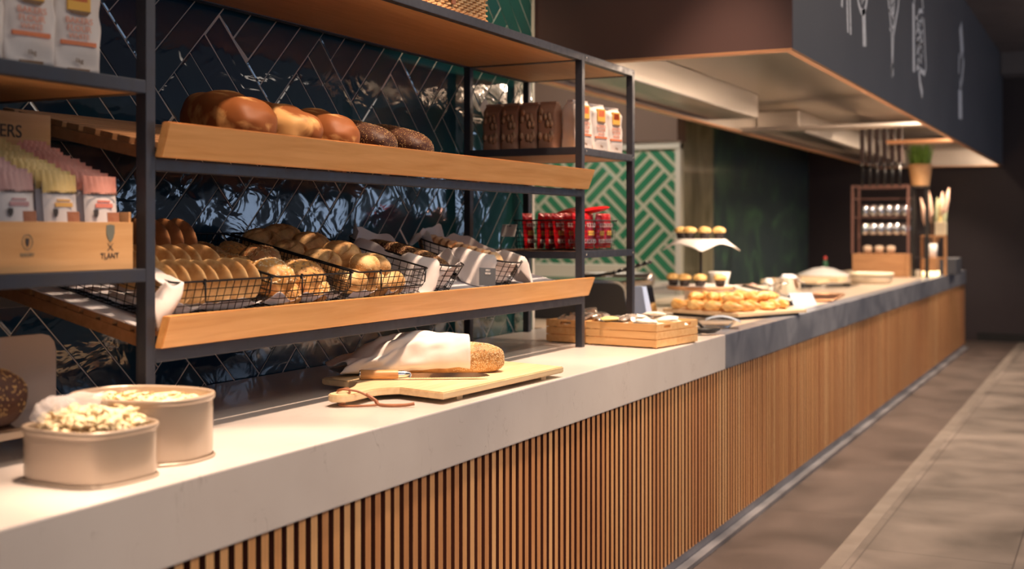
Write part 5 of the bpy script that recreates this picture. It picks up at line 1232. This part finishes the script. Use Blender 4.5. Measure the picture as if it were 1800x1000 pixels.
# vase with dried grasses
vs_ = thing('vase', 'dark vase of dried pampas and ears of grain beside the black frame', 'vase', (-.14, 13.62, FT)); MB().lathe([(.0001, 0), (.04, 0), (.05, .10), (.035, .22), (.03, .33), (.025, .33), (.03, .22), (.0001, .05)], 20).build('vase', M_black, vs_)
for k, (dx, dz, m) in enumerate(((.06, .58, 0), (.11, .62, 0), (-.05, .60, 0), (.02, .52, 1), (.09, .45, 1), (-.11, .52, 0))):
    s = MB().tube([(0, 0, .25), (dx*.5, 0, .25+(dz-.25)*.6), (dx, 0, dz+.10)], .003, 5).build('stem', M_bw, vs_)
    MB().tube([(dx*.75, 0, dz-.05), (dx*.9, 0, dz+.06), (dx*1.1, 0, dz+.18), (dx*1.3, 0, dz+.30)], [.006, .030, .026, .004], 8).build('plume', (mat('dried_pampas', (.62, .42, .32), .9, bump=.8, bscale=60, bdist=.01) if k == 0 else bpy.data.materials['dried_pampas']) if m == 0 else (mat('dried_grain', (.34, .36, .22), .8) if k == 3 else bpy.data.materials['dried_grain']), s)
wf = thing('wooden_stand', 'small open wooden stand right of the vase', 'stand', (-.17, 13.35, FT+.0)); 
for x in (-.065, .065): MB().box((x-.010, -.02, 0), (x+.010, .08, .40)).build('side', M_bw, wf)
MB().box((-.075, -.02, .4005), (.175, .08, .42)).build('top', M_bw, wf); MB().box((.155, -.02, 0), (.175, .08, .40)).build('side', M_bw, wf); MB().box((.155-.10, -.02, .17), (.1545, .08, .19)).build('shelf', M_bw, wf)
tag(MB().box((-.105, 13.34, FT+.4205), (.005, 13.43, FT+.56), bev=.006).build('beige_block', mat('beige_wax', (.70, .60, .42), .5)), 'beige square holder on the small wooden stand', 'candle holder')
lathe_thing('candle', 'tall thin yellow candle standing in the beige square holder', 'candle', (-.06, 13.385, FT+.5605), [(.0001, 0), (.018, 0), (.013, .22), (.0001, .235)], mat('yellow_candle', (.72, .58, .28), .5), 12)
lathe_thing('white_mug', 'white mug in front of the small wooden stand', 'mug', (-.115, 13.2, FT+.192), [(.0001, 0), (.05, 0), (.052, .14), (.046, .14), (.045, .02), (.0001, .02)], M_white, 24)
lb = thing('lit_wooden_box', 'low wooden box with a glowing strip along its foot', 'box', (-.17, 12.98, FT)); MB().box((-.02+.0, .055, .055), (.12, .30, .19), bev=.003).build('box', M_bw, lb); MB().box((-.02, .058, .010), (.12, .30, .0545)).build('light_strip', mat('warm_strip', (1, .74, .38), .4, emit=3.0), lb)
tag(MB().box((-.105, 13.62, FT+.0005), (.075, 14.1, FT+.175), bev=.01).build('dark_block', mat('dark_slate_block', (.05, .055, .07), .5)), 'dark slate block at the very end of the counter', 'block')
